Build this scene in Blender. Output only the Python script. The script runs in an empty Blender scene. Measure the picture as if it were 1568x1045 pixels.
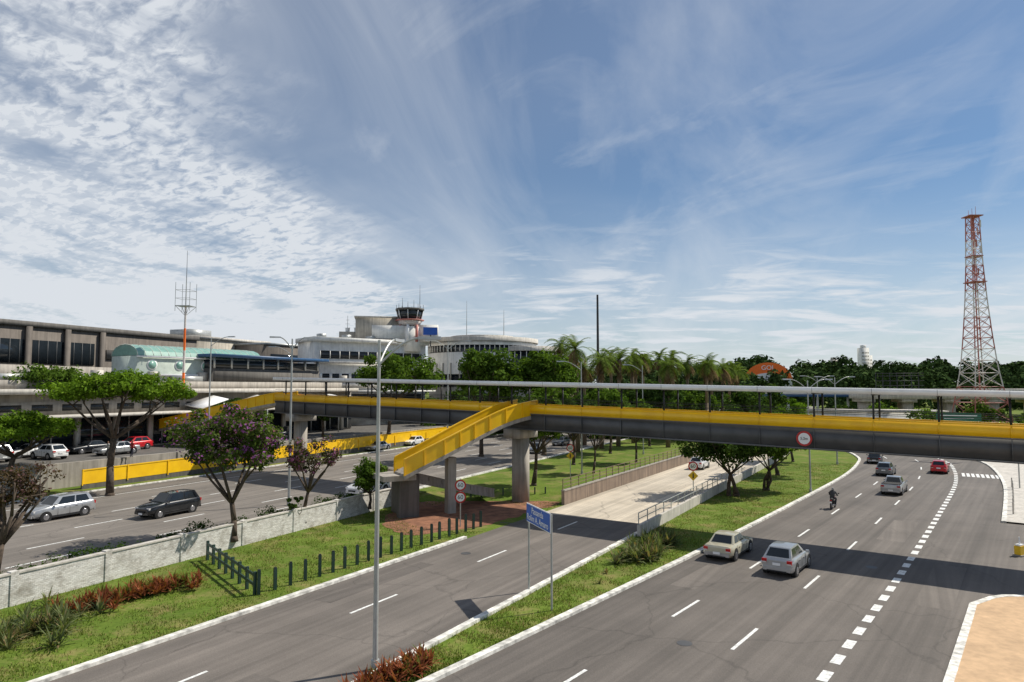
import bpy, math, random
import numpy as np
from mathutils import Vector, Matrix
random.seed(7); rng=np.random.default_rng(7)
scene=bpy.context.scene
# ---------------------------------------------------------------- materials
def new_mat(name):
    m=bpy.data.materials.new(name); m.use_nodes=True
    nt=m.node_tree; b=nt.nodes['Principled BSDF']; return m,nt,b
def N(nt,t,**kw):
    n=nt.nodes.new(t)
    for k,v in kw.items():
        if k in n.inputs: n.inputs[k].default_value=v
        else: setattr(n,k,v)
    return n
def ramp(nt,src,stops):
    r=nt.nodes.new('ShaderNodeValToRGB'); e=r.color_ramp.elements
    while len(e)<len(stops): e.new(0.5)
    for i,(p,c) in enumerate(stops):
        e[i].position=p
        e[i].color=(c,c,c,1) if isinstance(c,(int,float)) else (*c,1)
    nt.links.new(src,r.inputs[0]); return r.outputs[0]
def pos(nt,scale=(1,1,1),rot=0):
    g=nt.nodes.new('ShaderNodeNewGeometry'); src=g.outputs['Position']
    if rot:
        m0=nt.nodes.new('ShaderNodeMapping'); m0.inputs['Rotation'].default_value=(0,0,rot); nt.links.new(src,m0.inputs[0]); src=m0.outputs[0]
    if scale==(1,1,1): return src
    m=nt.nodes.new('ShaderNodeMapping'); m.inputs['Scale'].default_value=scale
    nt.links.new(src,m.inputs[0]); return m.outputs[0]
def noise(nt,vec,scale,detail=5,rough=.6):
    n=N(nt,'ShaderNodeTexNoise',Scale=scale,Detail=detail,Roughness=rough)
    nt.links.new(vec,n.inputs['Vector']); return n.outputs[0]
def mix(nt,fac,a,b,mode='MIX'):
    m=nt.nodes.new('ShaderNodeMixRGB'); m.blend_type=mode
    for s,i in ((fac,0),(a,1),(b,2)):
        if hasattr(s,'is_output'): nt.links.new(s,m.inputs[i])
        else: m.inputs[i].default_value = s if i==0 else (*s,1)
    return m.outputs[0]
def simple(name,col,rough=.7,metal=0,var=.25,scale=1.5,coat=0):
    m,nt,b=new_mat(name)
    n=noise(nt,pos(nt),scale,3)
    dark=tuple(c*(1-var) for c in col); lite=tuple(min(1,c*(1+var*.6)) for c in col)
    nt.links.new(ramp(nt,n,[(.3,dark),(.7,lite)]),b.inputs['Base Color'])
    b.inputs['Roughness'].default_value=rough; b.inputs['Metallic'].default_value=metal
    b.inputs['Coat Weight'].default_value=coat
    return m
def concrete(name,col,streak=.3,rough=.85):
    m,nt,b=new_mat(name)
    n=noise(nt,pos(nt),.7,5,.65); s=noise(nt,pos(nt,(2.5,2.5,.15)),1.2,3)
    c=ramp(nt,n,[(.3,tuple(x*.8 for x in col)),(.7,tuple(x*1.1 for x in col))])
    st=ramp(nt,s,[(.35,1-streak),(.6,1.0)])
    nt.links.new(mix(nt,1.0,c,st,'MULTIPLY'),b.inputs['Base Color'])
    b.inputs['Roughness'].default_value=rough; return m
def asphalt(name,col,rot,patch=.25,lane=.25):
    m,nt,b=new_mat(name)
    big=noise(nt,pos(nt),.14,5,.65); fine=noise(nt,pos(nt),22,2,.8)
    st=noise(nt,pos(nt,(.75,.012,1),rot),1.0,3,.6)
    st2=noise(nt,pos(nt,(3.2,.04,1),rot),1.0,3,.6)
    c=ramp(nt,big,[(.3,tuple(x*.80 for x in col)),(.7,tuple(x*1.2 for x in col))])
    c=mix(nt,1.0,c,ramp(nt,st,[(.35,1-lane),(.65,1.14)]),'MULTIPLY')
    c=mix(nt,1.0,c,ramp(nt,st2,[(.3,.82),(.7,1.12)]),'MULTIPLY')
    c=mix(nt,1.0,c,ramp(nt,fine,[(.3,.78),(.75,1.22)]),'MULTIPLY')
    vo=nt.nodes.new('ShaderNodeTexVoronoi'); vo.feature='DISTANCE_TO_EDGE'; vo.inputs['Scale'].default_value=.13
    w=nt.nodes.new('ShaderNodeVectorMath'); w.operation='ADD'
    nn=N(nt,'ShaderNodeTexNoise',Scale=.8,Detail=4); nt.links.new(pos(nt),nn.inputs['Vector'])
    nt.links.new(pos(nt),w.inputs[0]); nt.links.new(nn.outputs[1],w.inputs[1])
    nt.links.new(w.outputs[0],vo.inputs['Vector'])
    c=mix(nt,1.0,c,ramp(nt,vo.outputs[0],[(.0,1-patch),(.008,1.0)]),'MULTIPLY')
    nt.links.new(c,b.inputs['Base Color']); b.inputs['Roughness'].default_value=.85
    return m
def foliage(name,d,l,extra=None,exf=.0,trans=.3,gain=1.22):
    d=tuple(x*gain for x in d); l=tuple(x*gain for x in l)
    m,nt,b=new_mat(name); nt.nodes.remove(b)
    b=nt.nodes.new('ShaderNodeBsdfDiffuse')
    g=nt.nodes.new('ShaderNodeNewGeometry')
    c=ramp(nt,noise(nt,pos(nt),.9,2),[(.3,d),(.7,l)])
    r=ramp(nt,g.outputs['Random Per Island'],[(0,.6),(1,1.4)])
    c=mix(nt,1.0,c,r,'MULTIPLY')
    if extra:
        k=noise(nt,pos(nt),1.3,2); ad=nt.nodes.new('ShaderNodeMath'); ad.operation='MULTIPLY_ADD'
        nt.links.new(g.outputs['Random Per Island'],ad.inputs[0]); ad.inputs[1].default_value=.35
        nt.links.new(k,ad.inputs[2])
        f=ramp(nt,ad.outputs[0],[(exf,0),(exf+.04,1)])
        c=mix(nt,f,c,extra)
    nt.links.new(c,b.inputs[0]); o=nt.nodes['Material Output']
    if trans==0: nt.links.new(b.outputs[0],o.inputs[0]); return m
    t=nt.nodes.new('ShaderNodeBsdfTranslucent'); nt.links.new(mix(nt,1.0,c,(1.5,1.6,.6),'MULTIPLY'),t.inputs[0])
    ms=nt.nodes.new('ShaderNodeMixShader'); ms.inputs[0].default_value=trans
    nt.links.new(b.outputs[0],ms.inputs[1]); nt.links.new(t.outputs[0],ms.inputs[2]); nt.links.new(ms.outputs[0],o.inputs[0])
    return m
def grass_mat():
    m,nt,b=new_mat('lawn')
    a=noise(nt,pos(nt),.25,4,.65); f=noise(nt,pos(nt),6,4,.7); d=noise(nt,pos(nt),.55,6,.72)
    c=ramp(nt,f,[(.25,(.065,.105,.016)),(.55,(.14,.20,.03)),(.8,(.20,.25,.055))])
    c=mix(nt,ramp(nt,d,[(.49,0),(.65,.85)]),c,(.27,.22,.09))
    c=mix(nt,ramp(nt,a,[(.35,.5),(.6,0)]),c,(.06,.11,.016))
    nt.links.new(c,b.inputs['Base Color']); b.inputs['Roughness'].default_value=.95
    b.inputs['Specular IOR Level'].default_value=.1
    return m
M={}
M['grass']=grass_mat()
M['rr']=asphalt('asphalt_main',(.138,.120,.105),math.atan2(.61,.79))
M['lc']=asphalt('asphalt_far',(.20,.177,.154),math.atan2(.438,.899))
M['mr']=asphalt('asphalt_local',(.160,.139,.121),math.atan2(.503,.864))
M['conc_road']=asphalt('concrete_pavement',(.56,.49,.39),math.atan2(.503,.864),.4)
M['paint']=simple('road_paint_white',(.80,.80,.77),.6,var=.4,scale=6)
M['kerb']=simple('kerb_whitewash',(.74,.72,.66),.8,var=.55,scale=2.5)
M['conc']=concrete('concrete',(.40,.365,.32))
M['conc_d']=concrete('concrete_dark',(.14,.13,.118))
M['conc_w']=concrete('concrete_pale',(.61,.57,.51),.25)
M['white']=concrete('painted_white_wall',(.86,.84,.79),.13)
M['beige']=concrete('beige_wall',(.53,.48,.40),.3)
M['brown']=concrete('brown_concrete',(.16,.137,.118),.3)
M['rust']=concrete('stained_retaining_wall',(.30,.225,.17),.4)
M['girder']=simple('girder_grey_paint',(.082,.083,.086),.5,var=.3,scale=.6)
M['girder2']=simple('girder_edge_grey',(.115,.117,.12),.5,var=.2,scale=.6)
M['yellow']=simple('yellow_paint',(1.0,.56,.006),.38,var=.12,scale=.9,coat=.25)
M['roof']=simple('roof_sheet_metal',(.9,.9,.9),.35,.0,var=.08,scale=1.2)
M['galv']=simple('galvanised_steel',(.44,.45,.44),.45,.4,var=.2)
M['dark']=simple('dark_metal',(.03,.03,.032),.5,.2)
M['black']=simple('black_rubber',(.015,.015,.016),.8)
M['greenpaint']=simple('dark_green_paint',(.02,.05,.04),.5)
M['glass']=simple('dark_window_glass',(.015,.02,.025),.06,0,.2)
M['glass_g']=simple('green_glazing',(.22,.40,.34),.3,.0,.2)
M['mint']=simple('mint_wall',(.58,.65,.57),.7,0,.15)
M['blue']=simple('blue_sign',(.01,.10,.50),.35,0,.1)
M['bluedk']=simple('blue_roof',(.03,.09,.20),.5,0,.2)
M['orange']=simple('orange_dome',(.95,.17,.01),.5,0,.08)
M['red']=simple('red_paint',(.5,.02,.02),.4,0,.12)
M['towred']=simple('tower_red',(.48,.17,.14),.6,0,.25)
M['towwht']=simple('tower_white',(.68,.62,.59),.6,0,.2)
M['signw']=simple('sign_white',(.85,.85,.85),.4,0,.03)
M['signy']=simple('sign_yellow',(.8,.5,.02),.4,0,.05)
M['signg']=simple('sign_green',(.01,.14,.08),.4,0,.05)
M['bark']=simple('bark',(.09,.066,.048),.95,0,.5,6)
M['palmbark']=simple('palm_bark',(.21,.155,.105),.95,0,.4,8)
M['soil']=simple('red_soil',(.27,.12,.065),.95,0,.5,1.2)
M['tan']=concrete('tan_paving',(.60,.40,.23),.15)
M['leaf']=foliage('leaves_green',(.035,.068,.012),(.10,.158,.026))
M['leafb']=foliage('leaves_bright',(.055,.11,.012),(.15,.235,.025),gain=1.1)
M['leafd']=foliage('leaves_dark',(.022,.045,.012),(.062,.10,.024))
M['leaff']=foliage('leaves_far',(.022,.043,.015),(.062,.095,.030),trans=0)
M['leafp']=foliage('leaves_purple_flowers',(.035,.062,.014),(.10,.135,.035),(.38,.13,.42),.80)
M['leafq']=foliage('leaves_dull_purple',(.04,.045,.02),(.09,.085,.035),(.26,.10,.22),.74)
M['leafbr']=foliage('leaves_brownish',(.035,.028,.018),(.085,.06,.035),(.16,.09,.09),.78)
M['leafred']=foliage('leaves_red',(.18,.05,.03),(.32,.12,.06),(.11,.13,.03),.76,gain=1)
M['palm']=foliage('palm_fronds',(.055,.09,.016),(.14,.185,.045),trans=.25)
M['palmdry']=foliage('palm_dry',(.15,.10,.05),(.26,.18,.09),trans=0,gain=1)
M['agave']=foliage('agave_leaf',(.08,.11,.05),(.18,.20,.09),(.25,.19,.10),.8,gain=1)
M['blade']=foliage('grass_blades',(.09,.13,.018),(.19,.25,.045),(.33,.27,.12),.76,trans=.15,gain=1.08)
M['rim']=simple('wheel_rim',(.4,.4,.42),.3,.7)
M['lred']=simple('tail_light',(.45,.01,.01),.2,0,.05)
M['lwht']=simple('head_light',(.7,.7,.7),.1,.2,.05)
def brickwhite():
    m,nt,b=new_mat('whitewashed_brick')
    n=noise(nt,pos(nt),1.1,6,.7); n2=noise(nt,pos(nt,(1,1,7)),2.2,5,.7); n3=noise(nt,pos(nt,(1.6,1.6,2.5)),1.4,5,.75)
    c=ramp(nt,n2,[(.3,(.38,.34,.29)),(.45,(.70,.67,.62)),(.7,(.88,.87,.83))])
    c=mix(nt,ramp(nt,n,[(.48,0),(.70,.8)]),c,(.30,.27,.22))
    c=mix(nt,ramp(nt,n3,[(.60,0),(.63,.55),(.66,0)]),c,(.10,.10,.11))
    g=nt.nodes.new('ShaderNodeNewGeometry'); sx=nt.nodes.new('ShaderNodeSeparateXYZ')
    nt.links.new(g.outputs['Position'],sx.inputs[0])
    cm=nt.nodes.new('ShaderNodeCombineXYZ'); nt.links.new(sx.outputs[1],cm.inputs[0]); nt.links.new(sx.outputs[2],cm.inputs[1])
    br=N(nt,'ShaderNodeTexBrick',Scale=3.0); br.inputs['Mortar Size'].default_value=.015
    br.inputs['Color1'].default_value=(1,1,1,1);br.inputs['Color2'].default_value=(.80,.80,.80,1);br.inputs['Mortar'].default_value=(.5,.5,.5,1)
    nt.links.new(cm.outputs[0],br.inputs[0])
    c=mix(nt,1.0,c,br.outputs[0],'MULTIPLY')
    nt.links.new(c,b.inputs['Base Color']); b.inputs['Roughness'].default_value=.9
    return m
M['brick']=brickwhite()
def paintmat(name,col,metal=.4):
    m,nt,b=new_mat(name)
    n=noise(nt,pos(nt),3,3)
    nt.links.new(ramp(nt,n,[(.3,tuple(c*.85 for c in col)),(.7,col)]),b.inputs['Base Color'])
    b.inputs['Metallic'].default_value=metal; b.inputs['Roughness'].default_value=.3; b.inputs['Coat Weight'].default_value=.8
    return m
P={'silver':paintmat('silver_car_paint',(.46,.47,.48),.5),'cream':paintmat('cream_car_paint',(.54,.50,.37),0),
   'dark':paintmat('black_car_paint',(.012,.014,.018),.2),'white':paintmat('white_car_paint',(.8,.8,.8),0),
   'red':paintmat('red_car_paint',(.62,.01,.02),.1),'grey':paintmat('grey_car_paint',(.2,.21,.22),.5)}
# ---------------------------------------------------------------- mesh builder
class MB:
    def __init__(s): s.v=[];s.f=[];s.m=[];s.ms=[];s.big=[]
    def mi(s,k):
        mat=M[k] if isinstance(k,str) else k
        if mat not in s.ms: s.ms.append(mat)
        return s.ms.index(mat)
    def face(s,pts,mat):
        o=len(s.v); s.v+= [tuple(p) for p in pts]; s.f.append(list(range(o,o+len(pts)))); s.m.append(s.mi(mat))
    def mesh(s,pts,faces,mat):
        o=len(s.v); s.v+=[tuple(p) for p in pts]; k=s.mi(mat)
        for f in faces: s.f.append([o+i for i in f]); s.m.append(k)
    def hexa(s,p,mat):
        s.mesh(p,[(0,3,2,1),(4,5,6,7),(0,1,5,4),(1,2,6,5),(2,3,7,6),(3,0,4,7)],mat)
    def box(s,c,sz,mat,ang=0):
        x,y,z=[a/2 for a in sz]; ca,sa=math.cos(ang),math.sin(ang)
        P_=[]
        for dz in(-z,z):
            for dx,dy in((-x,-y),(x,-y),(x,y),(-x,y)):
                P_.append((c[0]+dx*ca-dy*sa,c[1]+dx*sa+dy*ca,c[2]+dz))
        s.hexa(P_,mat)
    def tube(s,a,b,r0,r1,mat,n=8,cap=True):
        a=Vector(a);b=Vector(b);d=b-a
        if d.length<1e-6:return
        q=d.to_track_quat('Z','Y'); pts=[]
        for c,r in((a,r0),(b,r1)):
            for i in range(n):
                t=2*math.pi*i/n; pts.append(c+q@Vector((r*math.cos(t),r*math.sin(t),0)))
        f=[(i,(i+1)%n,n+(i+1)%n,n+i) for i in range(n)]
        if cap: f+=[tuple(range(n-1,-1,-1)),tuple(range(n,2*n))]
        s.mesh(pts,f,mat)
    def path(s,pts,rs,mat,n=7):
        for i in range(len(pts)-1): s.tube(pts[i],pts[i+1],rs[i],rs[i+1],mat,n)
    def arrays(s,V,F,mat): s.big.append((V,F,s.mi(mat)))
    def obj(s,name,loc=(0,0,0),rot=0,smooth=True,parent=None):
        V=np.array(s.v,dtype=np.float32).reshape(-1,3); 
        li=[];ls=[];mt=list(s.m)
        for f in s.f: ls.append(len(f)); li+=f
        li=np.array(li,dtype=np.int32); ls=np.array(ls,dtype=np.int32); mt=np.array(mt,dtype=np.int32)
        for (v,f,k) in s.big:
            o=len(V); V=np.vstack([V,v.astype(np.float32)]); li=np.concatenate([li,(f+o).ravel().astype(np.int32)])
            ls=np.concatenate([ls,np.full(len(f),f.shape[1],np.int32)]); mt=np.concatenate([mt,np.full(len(f),k,np.int32)])
        me=bpy.data.meshes.new(name); me.vertices.add(len(V)); me.vertices.foreach_set('co',V.ravel())
        me.loops.add(len(li)); me.loops.foreach_set('vertex_index',li)
        me.polygons.add(len(ls)); st=np.concatenate([[0],np.cumsum(ls)[:-1]]).astype(np.int32)
        me.polygons.foreach_set('loop_start',st); me.polygons.foreach_set('material_index',mt)
        for m in s.ms: me.materials.append(m)
        me.update(calc_edges=True); me.validate()
        if smooth:
            me.polygons.foreach_set('use_smooth',np.ones(len(me.polygons),dtype=bool))
            try: me.set_sharp_from_angle(angle=math.radians(35))
            except Exception: pass
        o=bpy.data.objects.new(name,me); scene.collection.objects.link(o)
        o.location=loc; o.rotation_euler=(0,0,rot)
        if parent: o.parent=parent
        return o
# ---------------------------------------------------------------- polylines
def catmull(p,step=2.0):
    p=[np.array(q,float) for q in p]; out=[]
    P_=[2*p[0]-p[1]]+p+[2*p[-1]-p[-2]]
    for i in range(1,len(P_)-2):
        n=max(1,int(np.linalg.norm(P_[i+1]-P_[i])/step))
        for k in range(n):
            t=k/n;a,b,c,d=P_[i-1:i+3]
            out.append(.5*((2*b)+(-a+c)*t+(2*a-5*b+4*c-d)*t*t+(-a+3*b-3*c+d)*t**3))
    out.append(p[-1]); return np.array(out)
def normals(p):
    t=np.gradient(p[:,:2],axis=0); t/=np.linalg.norm(t,axis=1)[:,None]
    return np.stack([t[:,1],-t[:,0]],1)
def off(p,d): return p[:,:2]+normals(p)*d
def arclen(p): return np.concatenate([[0],np.cumsum(np.linalg.norm(np.diff(p[:,:2],axis=0),axis=1))])
def at(p,s):
    L=arclen(p); return np.array([np.interp(s,L,p[:,0]),np.interp(s,L,p[:,1])])
def ribbon(mb,p,o0,o1,z,mat):
    a=off(p,o0);b=off(p,o1)
    for i in range(len(a)-1):
        mb.face([(*a[i],z),(*b[i],z),(*b[i+1],z),(*a[i+1],z)],mat)
def sbox(mb,p,o0,o1,z0,z1,mat):
    a=off(p,o0);b=off(p,o1);n=len(a)
    f0=z0 if callable(z0) else (lambda t:z0); f1=z1 if callable(z1) else (lambda t:z1)
    V=[];F=[]
    for i in range(n):
        t=i/(n-1); V+=[(*a[i],f0(t)),(*b[i],f0(t)),(*b[i],f1(t)),(*a[i],f1(t))]
    for i in range(n-1):
        o=4*i
        for k in range(4): F.append((o+k,o+(k+1)%4,o+4+(k+1)%4,o+4+k))
    F+= [(0,3,2,1),tuple(4*(n-1)+k for k in range(4))]
    mb.mesh(V,F,mat)
def dashes(mb,p,o,z,start,ln,pitch,w,mat,smax=1e9):
    q=off(p,o); L=arclen(q)[-1]; s=start
    while s+ln<min(L,smax):
        a=at(q,s);b=at(q,s+ln);d=(b-a)/np.linalg.norm(b-a);n=np.array([d[1],-d[0]])*w/2
        mb.face([(*(a-n),z),(*(a+n),z),(*(b+n),z),(*(b-n),z)],mat); s+=pitch
def line(sl,c,d0,d1,step=4):
    ds=np.arange(d0,d1+.1,step); return np.stack([c+sl*ds,ds],1)
RR=catmull([(-14,9.3),(-2.5,24),(7.4,36.7),(12.9,43.9),(23.4,58),(37.2,77),(45.6,90.4),(49.2,97.8),(52,108),(53.5,125),(51,150),(44,185),(30,230),(8,290)])
MR=catmull([(-15.8+.583*(d-23.8),d) for d in (4,24,44,64,84,104)]+[(38.5,120),(41.5,136),(41,155),(35,185),(21,230)])
LC=line(.487,-38.5,0,300)
FAR=line(.487,-71,0,300)
mrl=lambda D:-15.8+.583*(D-23.8); rrl=lambda D:np.interp(D,RR[:,1],RR[:,0])
# ---------------------------------------------------------------- ground
mb=MB(); mb.face([(-3000,-200,0),(3000,-200,0),(3000,4500,0),(-3000,4500,0)],'grass'); mb.obj('ground')
mb=MB(); ribbon(mb,RR,0,14.3,.010,'rr'); mb.face([(10,16,.005),(70,12,.005),(72,50,.005),(34,53,.005)],'rr'); mb.obj('main_road')
mb=MB(); ribbon(mb,MR[:29],0,9.1,.008,'mr'); ribbon(mb,MR[28:],0,9.1,.008,'conc_road'); mb.obj('underpass_road')
mb=MB()
top=[(-38.5,0),(-9.3,60),(-7.5,63.5),(6.4,62.5)]+[tuple(q) for q in off(MR,-.35) if 63<q[1]<180]
low=[(-38.4,0),(-9.2,60),(-6.5,60.5),(5.2,60.5)]+[tuple(q) for q in off(MR,-.3) if 63<q[1]<180]
mb.face([(x,y,.5) for x,y in top]+[(-60,300,.5),(-260,300,.5),(-260,0,.5)],'grass')
for i in range(len(top)-1):
    mb.face([(*low[i],.0),(*low[i+1],.0),(*top[i+1],.5),(*top[i],.5)],'grass')
mb.obj('raised_lawn')
mb=MB(); ribbon(mb,LC,-27,-1.5,.505,'lc'); mb.obj('far_carriageway')
mb=MB()
up=[tuple(q) for q in off(FAR,-2.5)]
mb.face([(x,y,2.8) for x,y in up]+[(-400,300,2.8),(-400,0,2.8)],'conc_d'); sbox(mb,FAR,-3,-2.5,.4,2.82,'conc')
mb.obj('frontage_terrace')
mb=MB()
dashes(mb,RR,3.5,.016,19.6,2.9,10,.14,'paint',190); dashes(mb,RR,6.9,.016,27.5,2.9,10,.14,'paint',190)
dashes(mb,RR,10.3,.016,10,1.0,1.85,.36,'paint',150)
dashes(mb,MR[:29],3.9,.014,2.5,3.2,10.3,.14,'paint'); 
for o,st in((-5.2,2),(-8.8,5),(-12.4,1),(-16,6),(-19.6,3)): dashes(mb,LC,o,.511,st,3.4,9,.16,'paint')
ribbon(mb,LC,-2.2,-2.05,.511,'paint'); ribbon(mb,LC,-23.6,-23.45,.511,'paint')
for i in range(8):
    q=off(RR,10.9+i*.45); a=at(q,93);b=at(q,96.5); mb.face([(*a,.021),(a[0]+.25,a[1]-.15,.021),(b[0]+.25,b[1]-.15,.021),(*b,.021)],'paint')
mb.face([(-.9,51.0,.0135),(7.8,48.3,.0135),(7.85,48.5,.0135),(-.85,51.2,.0135)],'conc_d')
mb.obj('road_markings')
mb=MB()
for (pl,o,s0,s1,w) in((RR,2.0,34,39,1.3),(RR,8.6,52,60,1.6),(RR,12.3,38,47,1.5),(MR,6.2,22,27,1.4),(MR,1.6,34,42,1.0),(RR,5.0,80,90,1.6)):
    q=off(pl,o); z_=.0125
    a=at(q,s0);b=at(q,s1);d=(b-a)/np.linalg.norm(b-a);n=np.array([d[1],-d[0]])*w/2
    mb.face([(*(a-n),z_),(*(a+n),z_),(*(b+n),z_),(*(b-n),z_)],'mr' if pl is RR else 'rr')
for (pl,o,s) in((RR,5.2,27,),(RR,8.8,44),(MR,2.2,45)):
    q=off(pl,o); a=at(q,s); mb.face([(a[0]+.3*math.cos(t),a[1]+.3*math.sin(t),.019) for t in np.linspace(0,2*math.pi,16,endpoint=False)],'girder')
mb.obj('road_repairs')
def kerb(p,o0,o1,name,h=.14,z=0):
    m_=MB(); sbox(m_,p,o0,o1,z-.05,z+h,'kerb'); m_.obj(name)
kerb(RR,-.32,0,'kerb'); kerb(MR[:24],-.3,0,'kerb'); kerb(MR[:29],9.1,9.4,'kerb')
kr=off(RR,14.3); kn=off(RR,13.6)
i0=[i for i,q in enumerate(kn) if q[1]<33.0][-1]; i1=[i for i,q in enumerate(kr) if q[1]<51][-1]
kerb(LC,-1.5,-1.25,'kerb',.12,.5); kerb(LC,-27.3,-27,'kerb',.12,.5)
nose=np.vstack([kn[:i0+1],[[kn[i0][0]+1.6,kn[i0][1]+1.0],[kn[i0][0]+4,kn[i0][1]+1.2],[kn[i0][0]+12,kn[i0][1]-.6],[kn[i0][0]+30,kn[i0][1]-8]]])
nose=catmull([tuple(q) for q in nose],1.0)
mb=MB(); mb.face([(x,y,.125) for x,y in off(nose,.3)]+[(60,5,.125),(20,0,.125)],'tan'); mb.obj('sidewalk')
mb=MB(); sbox(mb,nose,0,.3,-.02,.14,'kerb'); mb.obj('kerb')
mb=MB(); mb.face([(19.0,24,.13),(19.8,24,.13),(22.5,29,.13),(28,31.2,.13),(27.8,31.9,.13),(21.9,29.6,.13)],'conc'); mb.obj('paving_strip')
mb=MB()
R2=RR[i1+1:]
ribbon(mb,R2,14.58,19.5,.12,'conc_w'); mb.face([(40,50.5,.115),(60,47,.115),(66,60,.115),(48,60,.115)],'conc_w'); mb.obj('sidewalk')
mb=MB(); sbox(mb,R2,14.3,14.6,-.02,.15,'kerb'); mb.obj('kerb')
mb=MB(); 
pts=[(-9.5,50.5),(-7,46.8),(-4.4,48.2),(-2.6,49.3),(-.8,51.8),(2.0,56.2),(3.6,60.5),(-7.5,60.3),(-9.3,57)]
pc=catmull(pts+[pts[0]],.6); rr_=rng.normal(0,.16,pc.shape); pc=pc+rr_
mb.face([(x,y,.012) for x,y in pc[:-1]],'soil'); mb.obj('bare_soil')
# ---------------------------------------------------------------- grass blades
def blades(name,pts,z,h0,h1,w,mat):
    n=len(pts); h=rng.uniform(h0,h1,n); a=rng.uniform(0,2*math.pi,n); lean=rng.normal(0,.35,(n,2))*h[:,None]
    bx=np.cos(a)*w;by=np.sin(a)*w; V=np.zeros((n,3,3)); x,y=pts[:,0],pts[:,1]
    V[:,0]=np.stack([x-bx,y-by,np.full(n,z)],1);V[:,1]=np.stack([x+bx,y+by,np.full(n,z)],1)
    V[:,2]=np.stack([x+lean[:,0],y+lean[:,1],z+h],1)
    m_=MB(); m_.arrays(V.reshape(-1,3),np.arange(3*n).reshape(-1,3),mat); return m_.obj(name,smooth=False)
def strip_pts(n,d0,d1,fl,fr):
    D=d0+(d1-d0)*rng.random(n)**1.4; u=rng.random(n); l=fl(D);r=fr(D); x=l+(r-l)*u
    cl=np.sin(x*1.7+np.sin(D*.9)*2)*np.cos(D*1.3+x*.4)+rng.normal(0,.5,n)
    k=cl>-.2; return np.stack([x,D],1)[k]
p1=strip_pts(60000,20,60,lambda D:-38.3+.487*D,lambda D:mrl(D)-.3)
p2=strip_pts(45000,20,90,lambda D:mrl(D)+10.8,lambda D:rrl(D)-.5)
p1=p1[~(((p1[:,0]+3)/5.5)**2+((p1[:,1]-54)/6)**2<1)]
blades('lawn_grass',np.vstack([p1,p2]),0,.04,.15,.018,'blade')
# ---------------------------------------------------------------- foliage helpers
def leaves(cent,rad,n,size,flat=.75):
    cent=np.repeat(np.array([tuple(c) for c in cent]),int(n),axis=0); r=np.repeat(np.array(rad),int(n)); k=len(r)
    d=rng.normal(size=(k,3)); d/=np.linalg.norm(d,axis=1)[:,None]
    p=cent+d*(r*rng.random(k)**.45)[:,None]*np.array([1,1,flat])
    nrm=d*.7+rng.normal(size=(k,3))*.5+np.array([0,0,.5]); nrm/=np.linalg.norm(nrm,axis=1)[:,None]
    t=np.cross(nrm,rng.normal(size=(k,3))); t/=np.linalg.norm(t,axis=1)[:,None]; b=np.cross(nrm,t)
    s=(size*rng.uniform(.6,1.3,k))[:,None]
    V=np.stack([p-t*s,p-b*s*.55+nrm*s*.12,p+t*s,p+b*s*.55+nrm*s*.12],1).reshape(-1,3)
    return V,np.arange(len(V)).reshape(-1,4)
def tree(name,base,trunk_h,cc,cr,mat,nclump=36,nleaf=130,leaf=.17,trunk_r=.22,umbrella=False,nlimb=6,clr=(.18,.32),stems=1):
    m_=MB(); base=Vector(base); cc=Vector(cc); cr=np.array(cr)
    fork=Vector((base.x+(cc.x-base.x)*.45,base.y+(cc.y-base.y)*.45,base.z+trunk_h))
    for s_ in range(stems):
        o=Vector((random.uniform(-.5,.5),random.uniform(-.5,.5),0)) if stems>1 else Vector((0,0,0))
        mid=(base+o).lerp(fork,.5)+Vector((random.uniform(-.2,.2),random.uniform(-.2,.2),0))
        m_.path([base+o-Vector((0,0,.1)),base+o+Vector((0,0,.25)),mid,fork],[trunk_r*1.35,trunk_r,trunk_r*.85,trunk_r*.72],'bark',9)
    cen=[];rad=[]
    for i in range(nclump):
        d=rng.normal(size=3); d/=np.linalg.norm(d)
        if umbrella: d[2]=abs(d[2])*.8-.1
        elif d[2]<-.3: d[2]*=.6
        f=rng.uniform(.4,1.0)
        cen.append(np.array(cc)+d*cr*f*rng.uniform(.85,1.08)); rad.append(rng.uniform(*clr)*min(cr[0],cr[1])*rng.uniform(.8,1.2))
    for i in range(nlimb):
        a=2*math.pi*i/nlimb+random.uniform(-.4,.4); tgt=np.array(cc)+np.array([math.cos(a)*cr[0]*.7,math.sin(a)*cr[1]*.7,random.uniform(-.3,.35)*cr[2]])
        tgt=Vector(tgt); m1=fork.lerp(tgt,.5)+Vector((random.uniform(-.3,.3),random.uniform(-.3,.3),-.12*cr[0]*.3))
        m_.path([fork-Vector((0,0,.1)),m1,tgt],[trunk_r*.55,trunk_r*.35,trunk_r*.12],'bark',6)
        for k in range(3):
            c=Vector(cen[random.randrange(len(cen))])
            if (c-tgt).length<cr[0]*1.0: m_.tube(m1.lerp(tgt,random.uniform(.3,1)),c,trunk_r*.2,trunk_r*.05,'bark',5)
    V,F=leaves(cen,rad,nleaf,leaf,.75 if not umbrella else .5); m_.arrays(V,F,mat)
    return m_.obj(name,smooth=False)
tree('flame_tree',(-35.2,60.5,.5),5.0,(-35.4,61.5,9.4),(5.9,5.2,3.2),'leafb',90,170,.17,.34,True,8,(.15,.27))
tree('tree',(-44.5,61,.5),3.4,(-43.6,61,6.0),(5.2,4.5,2.4),'leafb',60,150,.18,.28,True,7,(.18,.3))
tree('tree',(-52,75,2.8),4,(-51.5,76,10.3),(4.5,4,2.4),'leaf',50,130,.2,.25)
tree('purple_flowering_tree',(-17.3,43.2,.5),2.3,(-17.9,43.6,6.4),(3.6,3.2,2.5),'leafp',85,175,.12,.2,False,8,(.16,.28))
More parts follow.
